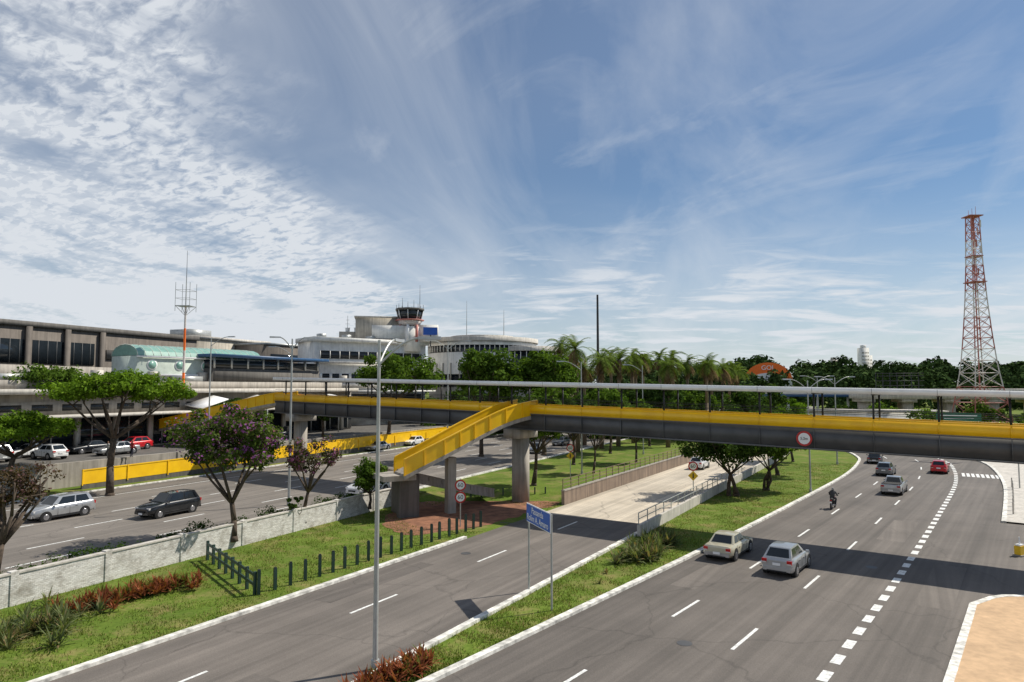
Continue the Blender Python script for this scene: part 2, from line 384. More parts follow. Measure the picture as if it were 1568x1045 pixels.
tree('purple_flowering_tree',(-14.7,49.0,.5),2.1,(-14.2,49.2,5.0),(2.5,2.3,1.6),'leafq',38,65,.11,.15,False,9,(.12,.25))
tree('bare_tree',(-24.0,32.6,.2),2.4,(-24.4,33.2,5.2),(2.6,2.4,1.2),'leafbr',40,80,.09,.22,False,10,(.12,.24))
tree('small_tree',(-11.2,54.5,.5),1.2,(-11.2,54.5,2.9),(1.7,1.7,1.7),'leaf',40,150,.12,.12)
tree('small_tree',(-15.1,48.2,.5),.4,(-15.1,48.2,1.7),(.6,.6,.9),'leaf',12,110,.09,.06)
tree('tree',(-19,106,2.8),5,(-17.5,106,11.8),(7.2,6,3.4),'leaf',70,140,.3,.3)
tree('tree',(-4,90,1),4,(-3.4,90,11.1),(4.6,5,3.9),'leaf',70,150,.27,.3)
tree('tree',(4.3,92,1),4,(4.0,92,11.4),(5.4,5,4.0),'leaf',75,150,.27,.3)
tree('tree',(1.9,66.5,.5),3.2,(2.9,66.5,7.0),(3.3,3.3,3.0),'leaf',60,140,.18,.2,stems=2)
tree('tree',(20.2,63.6,0),2.0,(20.2,64.2,4.9),(4.6,4.2,2.8),'leafd',95,160,.18,.17,stems=4)
tree('tree',(24.6,66.5,0),2.0,(25.2,66.8,4.8),(3.9,3.6,2.6),'leaf',70,150,.18,.15,stems=3)
tree('tree',(29.6,78,0),2.2,(30,78,5.2),(4,3.8,2.8),'leafd',55,140,.22,.18,stems=2)
tree('tree',(37.5,92,0),2.4,(37.5,92,5.4),(3.6,3.4,2.7),'leafb',50,120,.22,.18)
tree('tree',(7.5,84,.5),3,(7.5,84,7.0),(3.4,3.4,2.2),'leafd',45,120,.22,.22)
tree('tree',(14,98,.5),3.2,(14,98,7.4),(4.4,4.5,2.6),'leaf',50,130,.27,.22)
tree('tree',(22,110,.5),3.4,(22,110,7.8),(5.5,4.5,2.7),'leafd',55,130,.3,.22)
tree('tree',(15.5,86,.5),2.6,(15.5,86,6.0),(3,3,2.0),'leaf',40,120,.22,.16)
tree('tree',(9,76,.5),2.6,(9.4,76,5.8),(2.2,2.2,1.8),'leaf',32,120,.18,.14)
tree('tree',(31,122,.3),3.6,(31,122,7.2),(5.5,4.5,2.6),'leaf',50,120,.3,.22)
tree('tree',(-37,92,2.8),2.6,(-37,92,6.8),(3.2,3,1.8),'leafd',40,110,.22,.18)
tree('tree',(-27,98,2.8),2.6,(-27,98,6.6),(3.6,3,1.8),'leafd',40,110,.22,.18)
mb=MB(); cen=[];rad=[]
for D in np.arange(18,58,.32):
    cen.append((-38.5+.487*D-1.0+rng.normal(0,.12),D,1.2+rng.normal(0,.13)+.2*math.sin(D*1.1)+.12*math.sin(D*2.7))); rad.append(rng.uniform(.28,.55))
V,F=leaves(cen,rad,80,.075,.8); mb.arrays(V,F,'leafd')
mb.obj('hedge',smooth=False)
def palm(base,h,r=3.0):
    m_=MB(); b=Vector(base); t=b+Vector((random.uniform(-.5,.5),random.uniform(-.4,.4),h))
    m_.path([b,b.lerp(t,.5),t],[.38,.30,.27],'palmbark',8)
    for i in range(34):
        a=random.uniform(0,2*math.pi); e=random.uniform(-.75,1.3); L=r*random.uniform(.75,1.1); mat='palm' if e>-.4 else 'palmdry'
        prev=t.copy(); d=Vector((math.cos(a)*math.cos(e),math.sin(a)*math.cos(e),math.sin(e))); side=Vector((-math.sin(a),math.cos(a),0))
        n=7
        for k in range(n):
            nx=prev+d*(L/n); w=.62*math.sin(math.pi*(k+.8)/(n+.8))+.1
            for sg in(-1,1):
                for q in range(3):
                    p0=prev.lerp(nx,q/3); p1=prev.lerp(nx,(q+.8)/3)
                    tip=p1+side*sg*w+d*.25+Vector((0,0,-.22*w-.05))
                    m_.face([p0,p1,tip],mat)
            prev=nx; d=(d+Vector((0,0,-.27))).normalized()
    for i in range(80):
        a=random.uniform(0,2*math.pi); p=t+Vector((0,0,-random.uniform(.2,2.8))); o=Vector((math.cos(a),math.sin(a),0))
        m_.face([p+o*.2,p+o*.2+Vector((-o.y*.25,o.x*.25,0)),p+o*random.uniform(.5,.95)+Vector((0,0,-random.uniform(.6,1.2)))],'palmdry')
    m_.obj('palm_tree',smooth=False)
for x,y,h in[(9.6,100,17.0),(8.0,118,18.6),(13.8,106,15.6),(17.0,110,15.8),(20.5,116,16.4),(19.5,134,17.5),(24.5,108,14.8),(28.6,120,16.6),(33.5,118,15.4),(37.5,128,15.6),(30.5,140,17.4),(43,140,15.2),(12.5,140,18.0),(50,152,14.8),(24.2,126,16.8),(35.5,138,16.4),(26,142,16.2),(16.4,124,16.6),(46,146,15.4),(11.8,112,14.6)]:
    palm((x,y,.5),h-2.0,3.3)
def tree_mass(name,items,leaf,n,mat):
    m_=MB(); cen=[];rad=[]
    for (x,y,r,h) in items:
        for _ in range(20):
            d=rng.normal(size=3); d/=np.linalg.norm(d)
            cen.append((x+d[0]*r*.8,y+d[1]*r*.8,h-r*.85+d[2]*r*.75)); rad.append(r*rng.uniform(.28,.5))
    V,F=leaves(cen,rad,n,leaf,.8); m_.arrays(V,F,mat); m_.obj(name,smooth=False)
it=[(x,330+rng.uniform(-35,35),rng.uniform(6,9),rng.uniform(16.5,22)) for x in np.arange(-60,330,6.2)]
tree_mass('distant_trees',it,1.15,34,'leaff')
it=[(x,205+rng.uniform(-20,20)+.1*x,rng.uniform(4.5,6.5),rng.uniform(11,15.0)) for x in np.arange(30,200,4.8)]
tree_mass('distant_trees',it,.75,38,'leaff')
it=[]
for i in range(30):
    x=rng.uniform(60,98) if i<14 else rng.uniform(76,140); y=rng.uniform(112,134); it.append((x+8,y,rng.uniform(1.8,3.2),rng.uniform(3.8,7.0)))
tree_mass('tree_belt',it,.34,42,'leaf')
it=[(x,132+rng.uniform(-6,8),rng.uniform(2.6,4.2),rng.uniform(7.5,11)) for x in np.arange(-14,52,2.9)]
tree_mass('tree_belt',it,.42,46,'leafd')
it=[(x,128+rng.uniform(-4,6),rng.uniform(2.5,3.5),rng.uniform(4.5,6.5)) for x in np.arange(-14,48,3.4)]
tree_mass('tree_belt',it,.4,40,'leaf')
it=[(x,150+rng.uniform(-8,14),rng.uniform(2.5,3.6),rng.uniform(4,7.5)) for x in np.arange(56,74,3.0)]
tree_mass('tree_belt',it,.4,40,'leafd')
it=[(x,500+rng.uniform(-30,60),rng.uniform(9,14),rng.uniform(23,32)) for x in np.arange(90,560,10)]
tree_mass('distant_trees',it,1.8,34,'leaff')
def rosettes(name,cs,L,n,mat,w=.05):
    m_=MB()
    for (x,y,z) in cs:
        for i in range(n):
            a=random.uniform(0,2*math.pi); e=random.uniform(.3,1.45); l=L*random.uniform(.6,1.15)
            d=Vector((math.cos(a)*math.cos(e),math.sin(a)*math.cos(e),math.sin(e))); s_=Vector((-math.sin(a),math.cos(a),0))*w
            p=Vector((x,y,z)); q=p+d*l*.55; t=q+Vector((d.x,d.y,d.z-.45)).normalized()*l*.5
            m_.face([p-s_*.6,p+s_*.6,q+s_,q-s_],mat); m_.face([q-s_,q+s_,t],mat)
    m_.obj(name,smooth=False)
bed=[(-4.7+rng.normal(0,1.1),24.3+rng.normal(0,1.2),.1) for _ in range(150)]
bed=[b for b in bed if mrl(b[1])+11.2<b[0]<rrl(b[1])-.7 and 22<b[1]<27]
rosettes('red_bromeliad_bed',bed,.65,22,'leafred',.04)
rosettes('red_bromeliad_bed',[(-19.4+.5*k+rng.normal(0,.5),31.2+k*.75+rng.normal(0,.5),.1) for k in np.linspace(0,5.5,90)],.65,20,'leafred',.04)
rosettes('agave_bed',[(8.4+.55*k+rng.normal(0,.6),42.6+k+rng.normal(0,.7),0) for k in np.linspace(-3,3.0,40)],1.0,24,'agave',.06)
rosettes('spiky_plant',[(-19.6+rng.normal(0,.8),28.2+rng.normal(0,1.3),0) for _ in range(34)],.9,24,'agave',.035)
rosettes('small_shrub',[(rng.uniform(3.5,5.0)+.6*k,35.5+k*1.9,0) for k in range(3)],.35,14,'agave',.04)
# ---------------------------------------------------------------- walls and fences
mb=MB(); W=LC[(LC[:,1]>=8)&(LC[:,1]<=60)]
sbox(mb,W,-.12,.12,-.05,1.42,'brick'); sbox(mb,W,-.17,.17,1.423,1.5,'conc_w'); 
for i in range(0,len(W)):
    x,y=W[i]; mb.box((x,y,.78),(.34,.34,1.55),'brick',math.atan2(.899,.438))
mb.obj('brick_wall')
UL=MR[(MR[:,1]>=58)&(MR[:,1]<=150)]
mb=MB(); sbox(mb,UL,-.3,-.02,-.05,1.15,'rust'); sbox(mb,UL,-.34,.02,1.153,1.25,'conc')
L=arclen(UL)[-1]; q=off(UL,-.16)
for s_ in np.arange(0,min(L,60),1.6):
    a=at(q,s_); mb.tube((*a,1.25),(*a,2.15),.04,.04,'palmbark',6)
for z in(1.55,1.85,2.15):
    for s_ in np.arange(0,min(L,60),1.6):
        a=at(q,s_);b=at(q,s_+1.6); mb.tube((*a,z),(*b,z),.032,.032,'palmbark',5)
mb.obj('retaining_wall')
UR=MR[(MR[:,1]>=50)&(MR[:,1]<=130)]
mb=MB(); sbox(mb,UR,9.45,9.7,-.05,.75,'conc_w'); q=off(UR,9.57); 
for s_ in np.arange(0,34,1.8):
    a=at(q,s_);b=at(q,s_+1.8); mb.tube((*a,.75),(*a,1.55),.035,.035,'galv',6)
    for z in(1.15,1.55): mb.tube((*a,z),(*b,z),.03,.03,'galv',5)
mb.obj('parapet_wall')
mb=MB()
bp=[]
for k in range(21):
    D=33.6+k*.8; bp.append((mrl(D)-2.1+.6*(k/20),D))
for k,(x,y) in enumerate(bp):
    h=1.12+random.uniform(-.07,.05); t_=random.uniform(-.12,.12); a=.53; x+=random.uniform(-.05,.05)
    mb.box((x,y,h/2),(.15,.15,h),'greenpaint',a+t_); mb.box((x,y,h+.027),(.11,.11,.05),'dark',a)
mb.obj('bollard_row')
mb=MB(); A=Vector((-17.6,40.2,0));B=Vector((bp[0][0]-.2,bp[0][1],0))
for k in range(8):
    p=A.lerp(B,k/7); mb.box((p.x,p.y,.55),(.13,.13,1.1),'greenpaint',.9)
dv=(B-A); an=math.atan2(dv.y,dv.x); c=(A+B)/2
for z in(.5,.95): mb.box((c.x+.02,c.y-.08,z),(dv.length,.06,.14),'greenpaint',an)
mb.obj('wooden_fence')
mb=MB()
for k in range(9):
    x=-4.6+k*.95;y=61.4+.1*k; mb.box((x,y,.5),(.12,.12,1.0),'greenpaint')
mb.obj('bollard_row')
mb=MB(); Y=FAR[(FAR[:,1]>=64)&(FAR[:,1]<=128)]
sbox(mb,Y,-.12,0,lambda t:.95+.4*t,lambda t:2.2+.65*t,'yellow'); sbox(mb,Y,-.16,.05,lambda t:2.203+.65*t,lambda t:2.3+.65*t,'yellow')
sbox(mb,Y,-.2,-.02,.4,lambda t:.947+.4*t,'conc_d')
for p in off(Y,.04): mb.box((p[0],p[1],1.6),(.1,.08,1.5),'yellow',math.atan2(.899,.438))
mb.obj('yellow_parapet')
# ---------------------------------------------------------------- footbridge
O=np.array([29.,38.7]); dd=np.array([-.815,.58]); dd/=np.linalg.norm(dd); nn_=np.array([-dd[1],dd[0]])
if nn_[1]>0: nn_=-nn_
SL=.0197
def BP(s,w,z): q=O+dd*s+nn_*w; return (q[0],q[1],z+SL*s)
mb=MB()
def bb(s0,s1,w0,w1,z0,z1,mat):
    mb.hexa([BP(s0,w0,z0),BP(s1,w0,z0),BP(s1,w1,z0),BP(s0,w1,z0),BP(s0,w0,z1),BP(s1,w0,z1),BP(s1,w1,z1),BP(s0,w1,z1)],mat)
S0,S1=-26,69
for w in(0,-2.65):
    sg=1 if w==0 else -1
    bb(S0,S1,w-.05,w+.0,5.75,6.98,'girder'); bb(S0,S1,w-.2,w+.12,5.65,5.748,'girder2'); bb(S0,S1,w-.2,w+.12,6.982,7.06,'girder2')
    s=S0+2.2
    while s<S1:
        bb(s-.02,s+.02,w+.002 if sg>0 else w-.17,w+.11 if sg>0 else w-.052,5.75,6.98,'girder2'); s+=3.5
bb(S0,S1,-2.44,-.21,6.9,7.05,'conc')
for w in(.02,-2.7):
    bb(S0,S1,w-.05,w+.04,7.065,7.72,'yellow'); bb(S0,S1,w-.08,w+.07,7.722,7.80,'yellow')
    for z in(8.05,8.3): bb(S0,S1,w-.03,w+.0,z,z+.035,'dark')
    s=S0+2.2
    while s<S1:
        bb(s-.055,s+.055,w-.2,w-.09,7.06,9.38,'dark'); bb(s-.045,s+.045,w+.042,w+.075,7.07,7.715,'yellow'); s+=3.5
bb(S0,S1,-3.0,.3,9.42,9.48,'roof')
for w0 in(.302,-3.072): bb(S0,S1,w0,w0+.07,9.38,9.74,'roof'); 
s=S0+2.2
while s<S1: bb(s-.06,s+.06,-2.95,.25,9.3,9.418,'girder2'); bb(s-.01,s+.01,.373,.377,9.41,9.73,'girder2'); s+=3.5
def pier(s,wid=1.25):
    q=O+dd*s+nn_*(-1.32); zt=5.62+SL*s
    mb.box((q[0],q[1],zt/2-.4),(wid,.9,zt-.8),'conc',math.atan2(dd[1],dd[0])); 
    bb(s-wid*.6,s+wid*.6,-2.9,.2,4.85,5.645,'conc')
pier(35.6); pier(66); pier(-16,1.3)
mb.obj('footbridge',smooth=False)
def ramp_obj(name,pts,w,ph,mat='yellow',slab=.38):
    m_=MB(); p=catmull(pts,.7); xy=p[:,:2]; nrm=normals(p); z=p[:,2]; n=len(p)
    def st(o0,o1,a,b,mt):
        V=[];F=[]
        for i in range(n):
            A_=xy[i]+nrm[i]*o0;B_=xy[i]+nrm[i]*o1; V+=[(*A_,z[i]+a),(*B_,z[i]+a),(*B_,z[i]+b),(*A_,z[i]+b)]
        for i in range(n-1):
            for k in range(4): F.append((4*i+k,4*i+(k+1)%4,4*i+4+(k+1)%4,4*i+4+k))
        F+=[(0,3,2,1),tuple(4*(n-1)+k for k in range(4))]; m_.mesh(V,F,mt)
    st(-w/2,w/2,-slab,-.0,'conc')
    for sg in(-1,1):
        a,b=sorted((sg*(w/2+.002),sg*(w/2+.06))); st(a,b,-.12,ph,mat); a,b=sorted((sg*(w/2-.04),sg*(w/2+.12))); st(a,b,ph+.002,ph+.09,mat); 
        a,b=sorted((sg*(w/2+.004),sg*(w/2+.1))); st(a,b,-slab-.04,-.125,'conc')
        for i in range(0,n,2):
            q=xy[i]+nrm[i]*sg*(w/2+.09); t=math.atan2(nrm[i][0],-nrm[i][1])
            m_.box((q[0],q[1],z[i]+ph/2-.06),(.09,.09,ph+.1),mat,t)
    return m_
r=ramp_obj('r',[(1.3,59.6,7.75),(-.6,57.6,7.35),(-3.1,55.9,6.25),(-5.8,54.1,4.85),(-8.6,52.6,3.45)],2.2,1.05)
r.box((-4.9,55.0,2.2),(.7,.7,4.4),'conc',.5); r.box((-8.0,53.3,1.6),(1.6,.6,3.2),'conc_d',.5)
r.obj('yellow_access_ramp')
r=ramp_obj('r',[(-9.6,54.2,3.3),(-7.4,56.5,2.5),(-4.8,58.8,1.6),(-2.2,61,.8)],1.9,.25,'conc',.4)
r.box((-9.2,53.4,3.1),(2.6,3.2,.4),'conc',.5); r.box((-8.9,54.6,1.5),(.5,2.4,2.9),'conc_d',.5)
r.obj('concrete_ramp')
r=ramp_obj('r',[(-25.6,79,8.4),(-29,81,7.9),(-33,82.8,7.1),(-40,85,5.6),(-47,87,4.2)],2.0,1.0); r.box((-34,83,4.6),(.6,.6,4),'conc'); r.box((-44,86,3.4),(.6,.6,3),'conc'); r.obj('yellow_access_ramp')
# ---------------------------------------------------------------- signs
def disc(m_,c,r,nrm,mat,th=.03,n=28):
    c=Vector(c); nrm=Vector(nrm).normalized(); m_.tube(c,c+nrm*th,r,r,mat,n)
mb=MB()
a=Vector((.83,34.1,0));b=Vector((1.78,31.3,0)); dv=(b-a).normalized(); nr=Vector((dv.y,-dv.x,0)); 
if nr.y>0: nr=-nr
for p,h in((a,4.25),(b,4.25)): mb.tube(p,p+Vector((0,0,h)),.05,.045,'galv',10)
c=(a+b)/2; an=math.atan2(dv.y,dv.x)
mb.box((c.x+nr.x*.07,c.y+nr.y*.07,3.85),(3.1,.03,.9),'signw',an); mb.box((c.x+nr.x*.101,c.y+nr.y*.101,3.85),(3.0,.03,.8),'blue',an)
sg=mb.obj('street_name_sign')
def text(body,loc,rot,size,parent,name,mat='signw'):
    cu=bpy.data.curves.new(name,'FONT'); cu.body=body; cu.size=size; cu.align_x='CENTER'; cu.align_y='CENTER'; cu.extrude=.004
    cu.materials.append(M[mat]); o=bpy.data.objects.new(name,cu); scene.collection.objects.link(o); o.location=loc; o.rotation_euler=rot; o.parent=parent
yaw=math.atan2(nr.y,nr.x)+math.pi/2
for s_,z in(('Passarela',4.04),('Rolim A. Amaro',3.67)): text(s_,(c.x+nr.x*.125,c.y+nr.y*.125,z),(math.pi/2,0,yaw),.42,sg,'lettering')
def round_sign(pole,zs,face,name='speed_limit_sign',extra=None,r=.4,txt='60'):
    m_=MB(); p=Vector(pole)
    m_.tube(p,p+Vector((0,0,max(zs)+.45)),.04,.04,'galv',8); f=Vector(face).normalized()
    for z in zs:
        q=p+Vector((0,0,z))+f*.06; disc(m_,q,r,f,'red'); disc(m_,q+f*.035,r*.74,f,'signw',.006)
    if extra:
        q=p+Vector((0,0,extra))+f*.06; s_=Vector((-f.y,f.x,0))*.42; u=Vector((0,0,.42))
        m_.hexa([q-s_,q-u,q+s_,q+u,q-s_+f*.02,q-u+f*.02,q+s_+f*.02,q+u+f*.02],'signy')
        m_.box((q.x+f.x*.03,q.y+f.y*.03,q.z),(.1,.02,.4),'dark',math.atan2(s_.y,s_.x))
    o=m_.obj(name)
    for z in zs:
        q=p+Vector((0,0,z))+f*.108; text(txt,q,(math.pi/2,0,math.atan2(f.y,f.x)+math.pi/2),.42,o,'digits','dark')
round_sign((-3.7,49.6,0),[2.95,2.1],(0.05,-1,0))
round_sign((15.3,58.3,0),[3.3],(-.2,-1,0),extra=2.5)
m_=MB(); q=Vector(BP(11.8,.13,6.35)); f=Vector((nn_[0],nn_[1],0)); disc(m_,q,.5,f,'red'); disc(m_,q+f*.032,.37,f,'signw',.01)
o=m_.obj('height_limit_sign'); text('5,2m',q+f*.06,(math.pi/2,0,math.atan2(f.y,f.x)+math.pi/2),.24,o,'digits','dark')
round_sign((6.0,71,.5),[3.2],(0,-1,0),name='traffic_sign',extra=2.4)
mb=MB(); mb.box((60.5,93,5.9),(5.2,.1,1.1),'signg',-.45)
for x in(58.5,62.5): mb.tube((x,93.3+(60.5-x)*.45,0),(x,93.3+(60.5-x)*.45,6.4),.08,.08,'galv',8)
mb.box((60.5,92.94,6.1),(4.2,.02,.12),'signw',-.45); mb.box((60.5,92.94,5.7),(3.4,.02,.12),'signw',-.45); mb.obj('highway_sign')
# ---------------------------------------------------------------- lamp posts
def lamp(name,base,h,arms,az,L=2.2,r=.11,col='galv'):
    m_=MB(); b=Vector(base); m_.path([b,b+Vector((0,0,h*.5)),b+Vector((0,0,h))],[r,r*.8,r*.55],col,12); m_.tube(b,b+Vector((0,0,.35)),r*1.5,r*1.5,col,12)
    for k,a in enumerate(az[:arms]):
        d=Vector((math.cos(a),math.sin(a),0)); s_=b+Vector((0,0,h-.9)); pts=[s_]
        for i in range(1,9):
            t=i/8; pts.append(s_+d*L*t+Vector((0,0,1.0*math.sin(t*math.pi/2))))
        m_.path(pts,[r*.42]*9,col,7); e=pts[-1]
        side=Vector((-d.y,d.x,0)); q0=e-d*.1; q1=e+d*.75
        V=[q0-side*.07+Vector((0,0,-.05)),q0+side*.07+Vector((0,0,-.05)),q1+side*.13+Vector((0,0,-.06)),q1-side*.13+Vector((0,0,-.06)),
           q0-side*.05+Vector((0,0,.06)),q0+side*.05+Vector((0,0,.06)),q1+side*.08+Vector((0,0,.07)),q1-side*.08+Vector((0,0,.07))]
        m_.hexa([V[3],V[2],V[1],V[0],V[7],V[6],V[5],V[4]],'galv')
    m_.obj(name)
lamp('street_lamp',(-4.85,24.9,0),11.7,2,[.25,1.35],1.5,.10)
lamp('street_lamp',(-17.9,55.5,.5),13.4,2,[.4,math.pi+.3],1.0)
lamp('street_lamp',(28.3,65.5,0),10.6,2,[.2,math.pi+.2],1.9,.09)
lamp('street_lamp',(42,89,0),11.2,2,[.2,math.pi+.2],2.2,.1)
lamp('street_lamp',(54,121,0),11.8,2,[.2,math.pi+.2],2.6,.11)
lamp('street_lamp',(7.6,75,.5),12.2,1,[math.pi-.3],2,.09)
lamp('street_lamp',(-34,77,.5),15,1,[-.2],2.2,.1)
lamp('street_lamp',(-7.5,80,.5),14.8,2,[.2,math.pi+.3],2.0,.1)
lamp('street_lamp',(18.5,97,.5),12.5,1,[math.pi],2.0,.09)
lamp('street_lamp',(-26.5,82,.5),14.2,1,[math.pi],2.0,.1)
mb=MB(); mb.path([(18.9,150,0),(18.9,150,15),(18.9,150,30.3)],[.35,.3,.22],'dark',10); mb.obj('tall_pole')
for x,y,z in((-10,150,30),(-1.8,150,28)):
    mb=MB(); mb.path([(x,y,18),(x,y,24),(x,y,z-1)],[.1,.07,.03],'galv',6); mb.obj('roof_antenna')
# ---------------------------------------------------------------- lattice tower and mast
def lattice(c,levels,alt=2):
    m_=MB()
    for i in range(len(levels)-1):
        (za,wa),(zb,wb)=levels[i],levels[i+1]; mat='towred' if (i//alt)%2==0 else 'towwht'
        ca=[Vector((c[0]+sx*wa/2,c[1]+sy*wa/2,za)) for sx,sy in((-1,-1),(1,-1),(1,1),(-1,1))]
        cb=[Vector((c[0]+sx*wb/2,c[1]+sy*wb/2,zb)) for sx,sy in((-1,-1),(1,-1),(1,1),(-1,1))]
        for k in range(4):
            m_.tube(ca[k],cb[k],.11,.11,mat,5); j=(k+1)%4
            m_.tube(ca[k],cb[j],.055,.055,mat,4); m_.tube(ca[j],cb[k],.055,.055,mat,4); m_.tube(cb[k],cb[j],.055,.055,mat,4)
    return m_
prof=[(0,7.8),(6,6.4),(10,5.2),(14,4.2),(20,3.3),(26,2.6),(33,2.0),(43.5,1.5)]
zz=[0,3.5,7,10,12.6,15,17.2,19.3,21.3,23.2,25,26.7,28.4,30,31.6,33.2,34.8,36.4,38,39.6,41.2,42.8]
lv=[(q,np.interp(q,[a for a,b in prof],[b for a,b in prof])) for q in zz]
m_=lattice((88.9,130),lv,3)
for z_,w_ in((30.0,2.8),(42.8,2.6),(35,2.2)):
    m_.box((88.9,130,z_),(w_,w_,.16),'towred')
for k in range(10):
    a=random.uniform(0,6.28); z_=random.uniform(28,42); p=Vector((88.9+1.3*math.cos(a),130+1.3*math.sin(a),z_)); m_.tube(p,p+Vector((0,0,1.4)),.14,.14,'towwht' if k%2 else 'towred',8)
for k in range(3): m_.tube((88.2+.7*k,130,42.8),(88.2+.7*k,130,44+.4*k),.05,.03,'towred',5)
m_.tube((88.9,130,0),(88.9,130,42.8),.14,.12,'towred',6)
m_.obj('lattice_tower')
m_=MB(); x,y=-43.5,90.5
for k in range(6):
    z_=3+k*2.95; m_.tube((x,y,z_),(x,y,z_+2.95),.2-.012*k,.19-.012*k,'orange' if k%2==0 else 'towwht',8)
m_.box((x,y,20.7),(1.9,1.9,.08),'galv')
for sx,sy in((-1,-1),(1,-1),(1,1),(-1,1)):
    m_.tube((x+.95*sx,y+.95*sy,20.0),(x+.95*sx,y+.95*sy,23.8),.035,.035,'galv',5); m_.tube((x,y,19.4),(x+.95*sx,y+.95*sy,20.7),.035,.035,'galv',5)
    for z_ in(21.7,22.8): m_.tube((x+.95*sx,y+.95*sy,z_),(x-.95*sy,y+.95*sx,z_),.025,.025,'galv',4)
m_.tube((x,y,20.6),(x,y,24.5),.09,.06,'galv',6); m_.tube((x,y,24.5),(x,y,28.2),.04,.02,'dark',5)
m_.obj('antenna_mast')
# ---------------------------------------------------------------- buildings
class Fac:
    def __init__(s,mb,p0,p1):
        s.mb=mb;s.p0=np.array(p0,float);s.p1=np.array(p1,float);s.L=np.linalg.norm(s.p1-s.p0);s.d=(s.p1-s.p0)/s.L;s.n=np.array([s.d[1],-s.d[0]])
    def b(s,u0,u1,w0,w1,z0,z1,mat):
        P_=[]
        for z in(z0,z1):
            for u,w in((u0,w0),(u0,w1),(u1,w1),(u1,w0)):
                q=s.p0+s.d*u+s.n*w; P_.append((q[0],q[1],z))
        s.mb.hexa(P_,mat)
def LN(D,o=0): return (-85.2+.487*D-o*.899,D+o*.438)
mb=MB(); f=Fac(mb,(-82,47),(-56,121)); f.b(0,f.L,-30,0,2.8,18.2,'brown'); f.b(-.3,f.L+.3,-30.3,.35,18.203,18.9,'conc_d')
f.b(20,f.L-20,.002,.12,13.2,16.4,'glass')
for u in np.arange(20,f.L-19,5.6): f.b(u,u+.75,.13,.5,2.8,18.2,'brown')
for u in np.arange(21.3,f.L-20,1.3): f.b(u,u+.07,.121,.16,13.2,16.4,'girder2')
f.b(0,f.L,.51,1.1,10.8,12.9,'conc'); f.b(f.L-18,f.L-3,.002,.25,14.2,15.6,'conc_d')
for u in np.arange(5,f.L,9): f.b(u,u+2.2,-12,-9.5,18.9,19.8,'galv')
mb.obj('hangar_building',smooth=False)
mb=MB(); p0,p1=(-48.6,88.5),(-38.6,105); f=Fac(mb,p0,p1); f.b(0,f.L,-6,0,2.8,14.05,'mint')
n=8; pr=[]
for i in range(n+1):
    t=math.pi*i/n; pr.append((-3+3.1*math.cos(t),14.1+1.5*math.sin(t)))
for j in range(18):
    u0=f.L*j/18;u1=f.L*(j+1)/18
    for i in range(n):
        pts=[]
        for u,(w,z_) in((u0,pr[i]),(u1,pr[i]),(u1,pr[i+1]),(u0,pr[i+1])):
            q=f.p0+f.d*u+f.n*w; pts.append((q[0],q[1],z_))
        mb.face(pts,'glass_g')
    for i in range(n):
        A_=f.p0+f.d*u0+f.n*pr[i][0];B_=f.p0+f.d*u0+f.n*pr[i+1][0]; mb.tube((*A_,pr[i][1]),(*B_,pr[i+1][1]),.06,.06,'mint',4)
for e_ in (0,f.L):
    mb.face([(*(f.p0+f.d*e_+f.n*w),z_) for w,z_ in pr],'glass_g')
for u in np.arange(2.0,f.L,3.9):
    q=f.p0+f.d*u+f.n*.02; disc(mb,(q[0],q[1],12.9),.7,(f.n[0],f.n[1],0),'signw',.05); disc(mb,(q[0]+f.n[0]*.05,q[1]+f.n[1]*.05,12.9),.55,(f.n[0],f.n[1],0),'glass_g',.03)
f.b(-.2,f.L+.2,.16,.3,13.85,14.06,'signw'); f.b(-.2,f.L+.2,.003,.4,11.4,11.7,'signw')
mb.obj('glazed_arcade_building',smooth=False)
mb=MB(); f=Fac(mb,LN(40),LN(118)); f.b(0,f.L,-9,0,2.8,9.2,'conc'); f.b(-1,f.L,-9.5,1.6,9.203,9.75,'conc_w'); f.b(-1,f.L,-9,-2,9.753,10.7,'conc')
f.b(0,f.L,.002,.15,3.0,6.6,'glass'); 
for u in np.arange(0,f.L,4.4): f.b(u,u+.5,.16,.7,2.8,6.69,'conc_w'); f.b(u+2,u+2.15,.151,.22,3,6.6,'galv')
f.b(0,f.L,.16,3.6,6.7,7.0,'conc_w'); f.b(0,f.L,.151,.35,7.01,8.4,'conc')
for u in np.arange(1,f.L-3,3.1): f.b(u,u+2.1,.351,.38,7.4,8.1,'glass')
for u in np.arange(3,f.L,7.5): f.b(u,u+3.4,-6,-3,10.7,11.4,'galv'); f.b(u+4,u+5,-5,-4,10.7,12.0,'conc_w')
for j,u in enumerate(np.arange(53,76,7.5)):
    P_=[]
    for uu,w,z_ in((u,1,7.6),(u,4.2,7.2),(u+4,4.2,8.3),(u+4,1,8.8)):
        q=f.p0+f.d*uu+f.n*w; P_.append((q[0],q[1],z_))
    mb.hexa(P_+[(x_,y_,z_+.12) for x_,y_,z_ in P_],'signw')
    q=f.p0+f.d*(u+3.5)+f.n*3.9; mb.tube((q[0],q[1],2.8),(q[0],q[1],8.1),.1,.1,'galv',8)
mb.obj('terminal_frontage_building',smooth=False)
mb=MB(); f=Fac(mb,LN(99,3),LN(112,3)); f.b(-5,f.L+2,-8,0,2.8,12.6,'conc_d'); f.b(-6,f.L+3,-9,1.2,14.2,14.6,'bluedk'); f.b(-5,f.L+2,-8,0,12.6,13.8,'glass')
for u in np.arange(-5,f.L+2,3): f.b(u,u+.25,-.3,.1,12.61,14.19,'galv')
f.b(-5,f.L,.11,.3,10.8,12.2,'conc_d')
mb.obj('blue_roof_building',smooth=False)
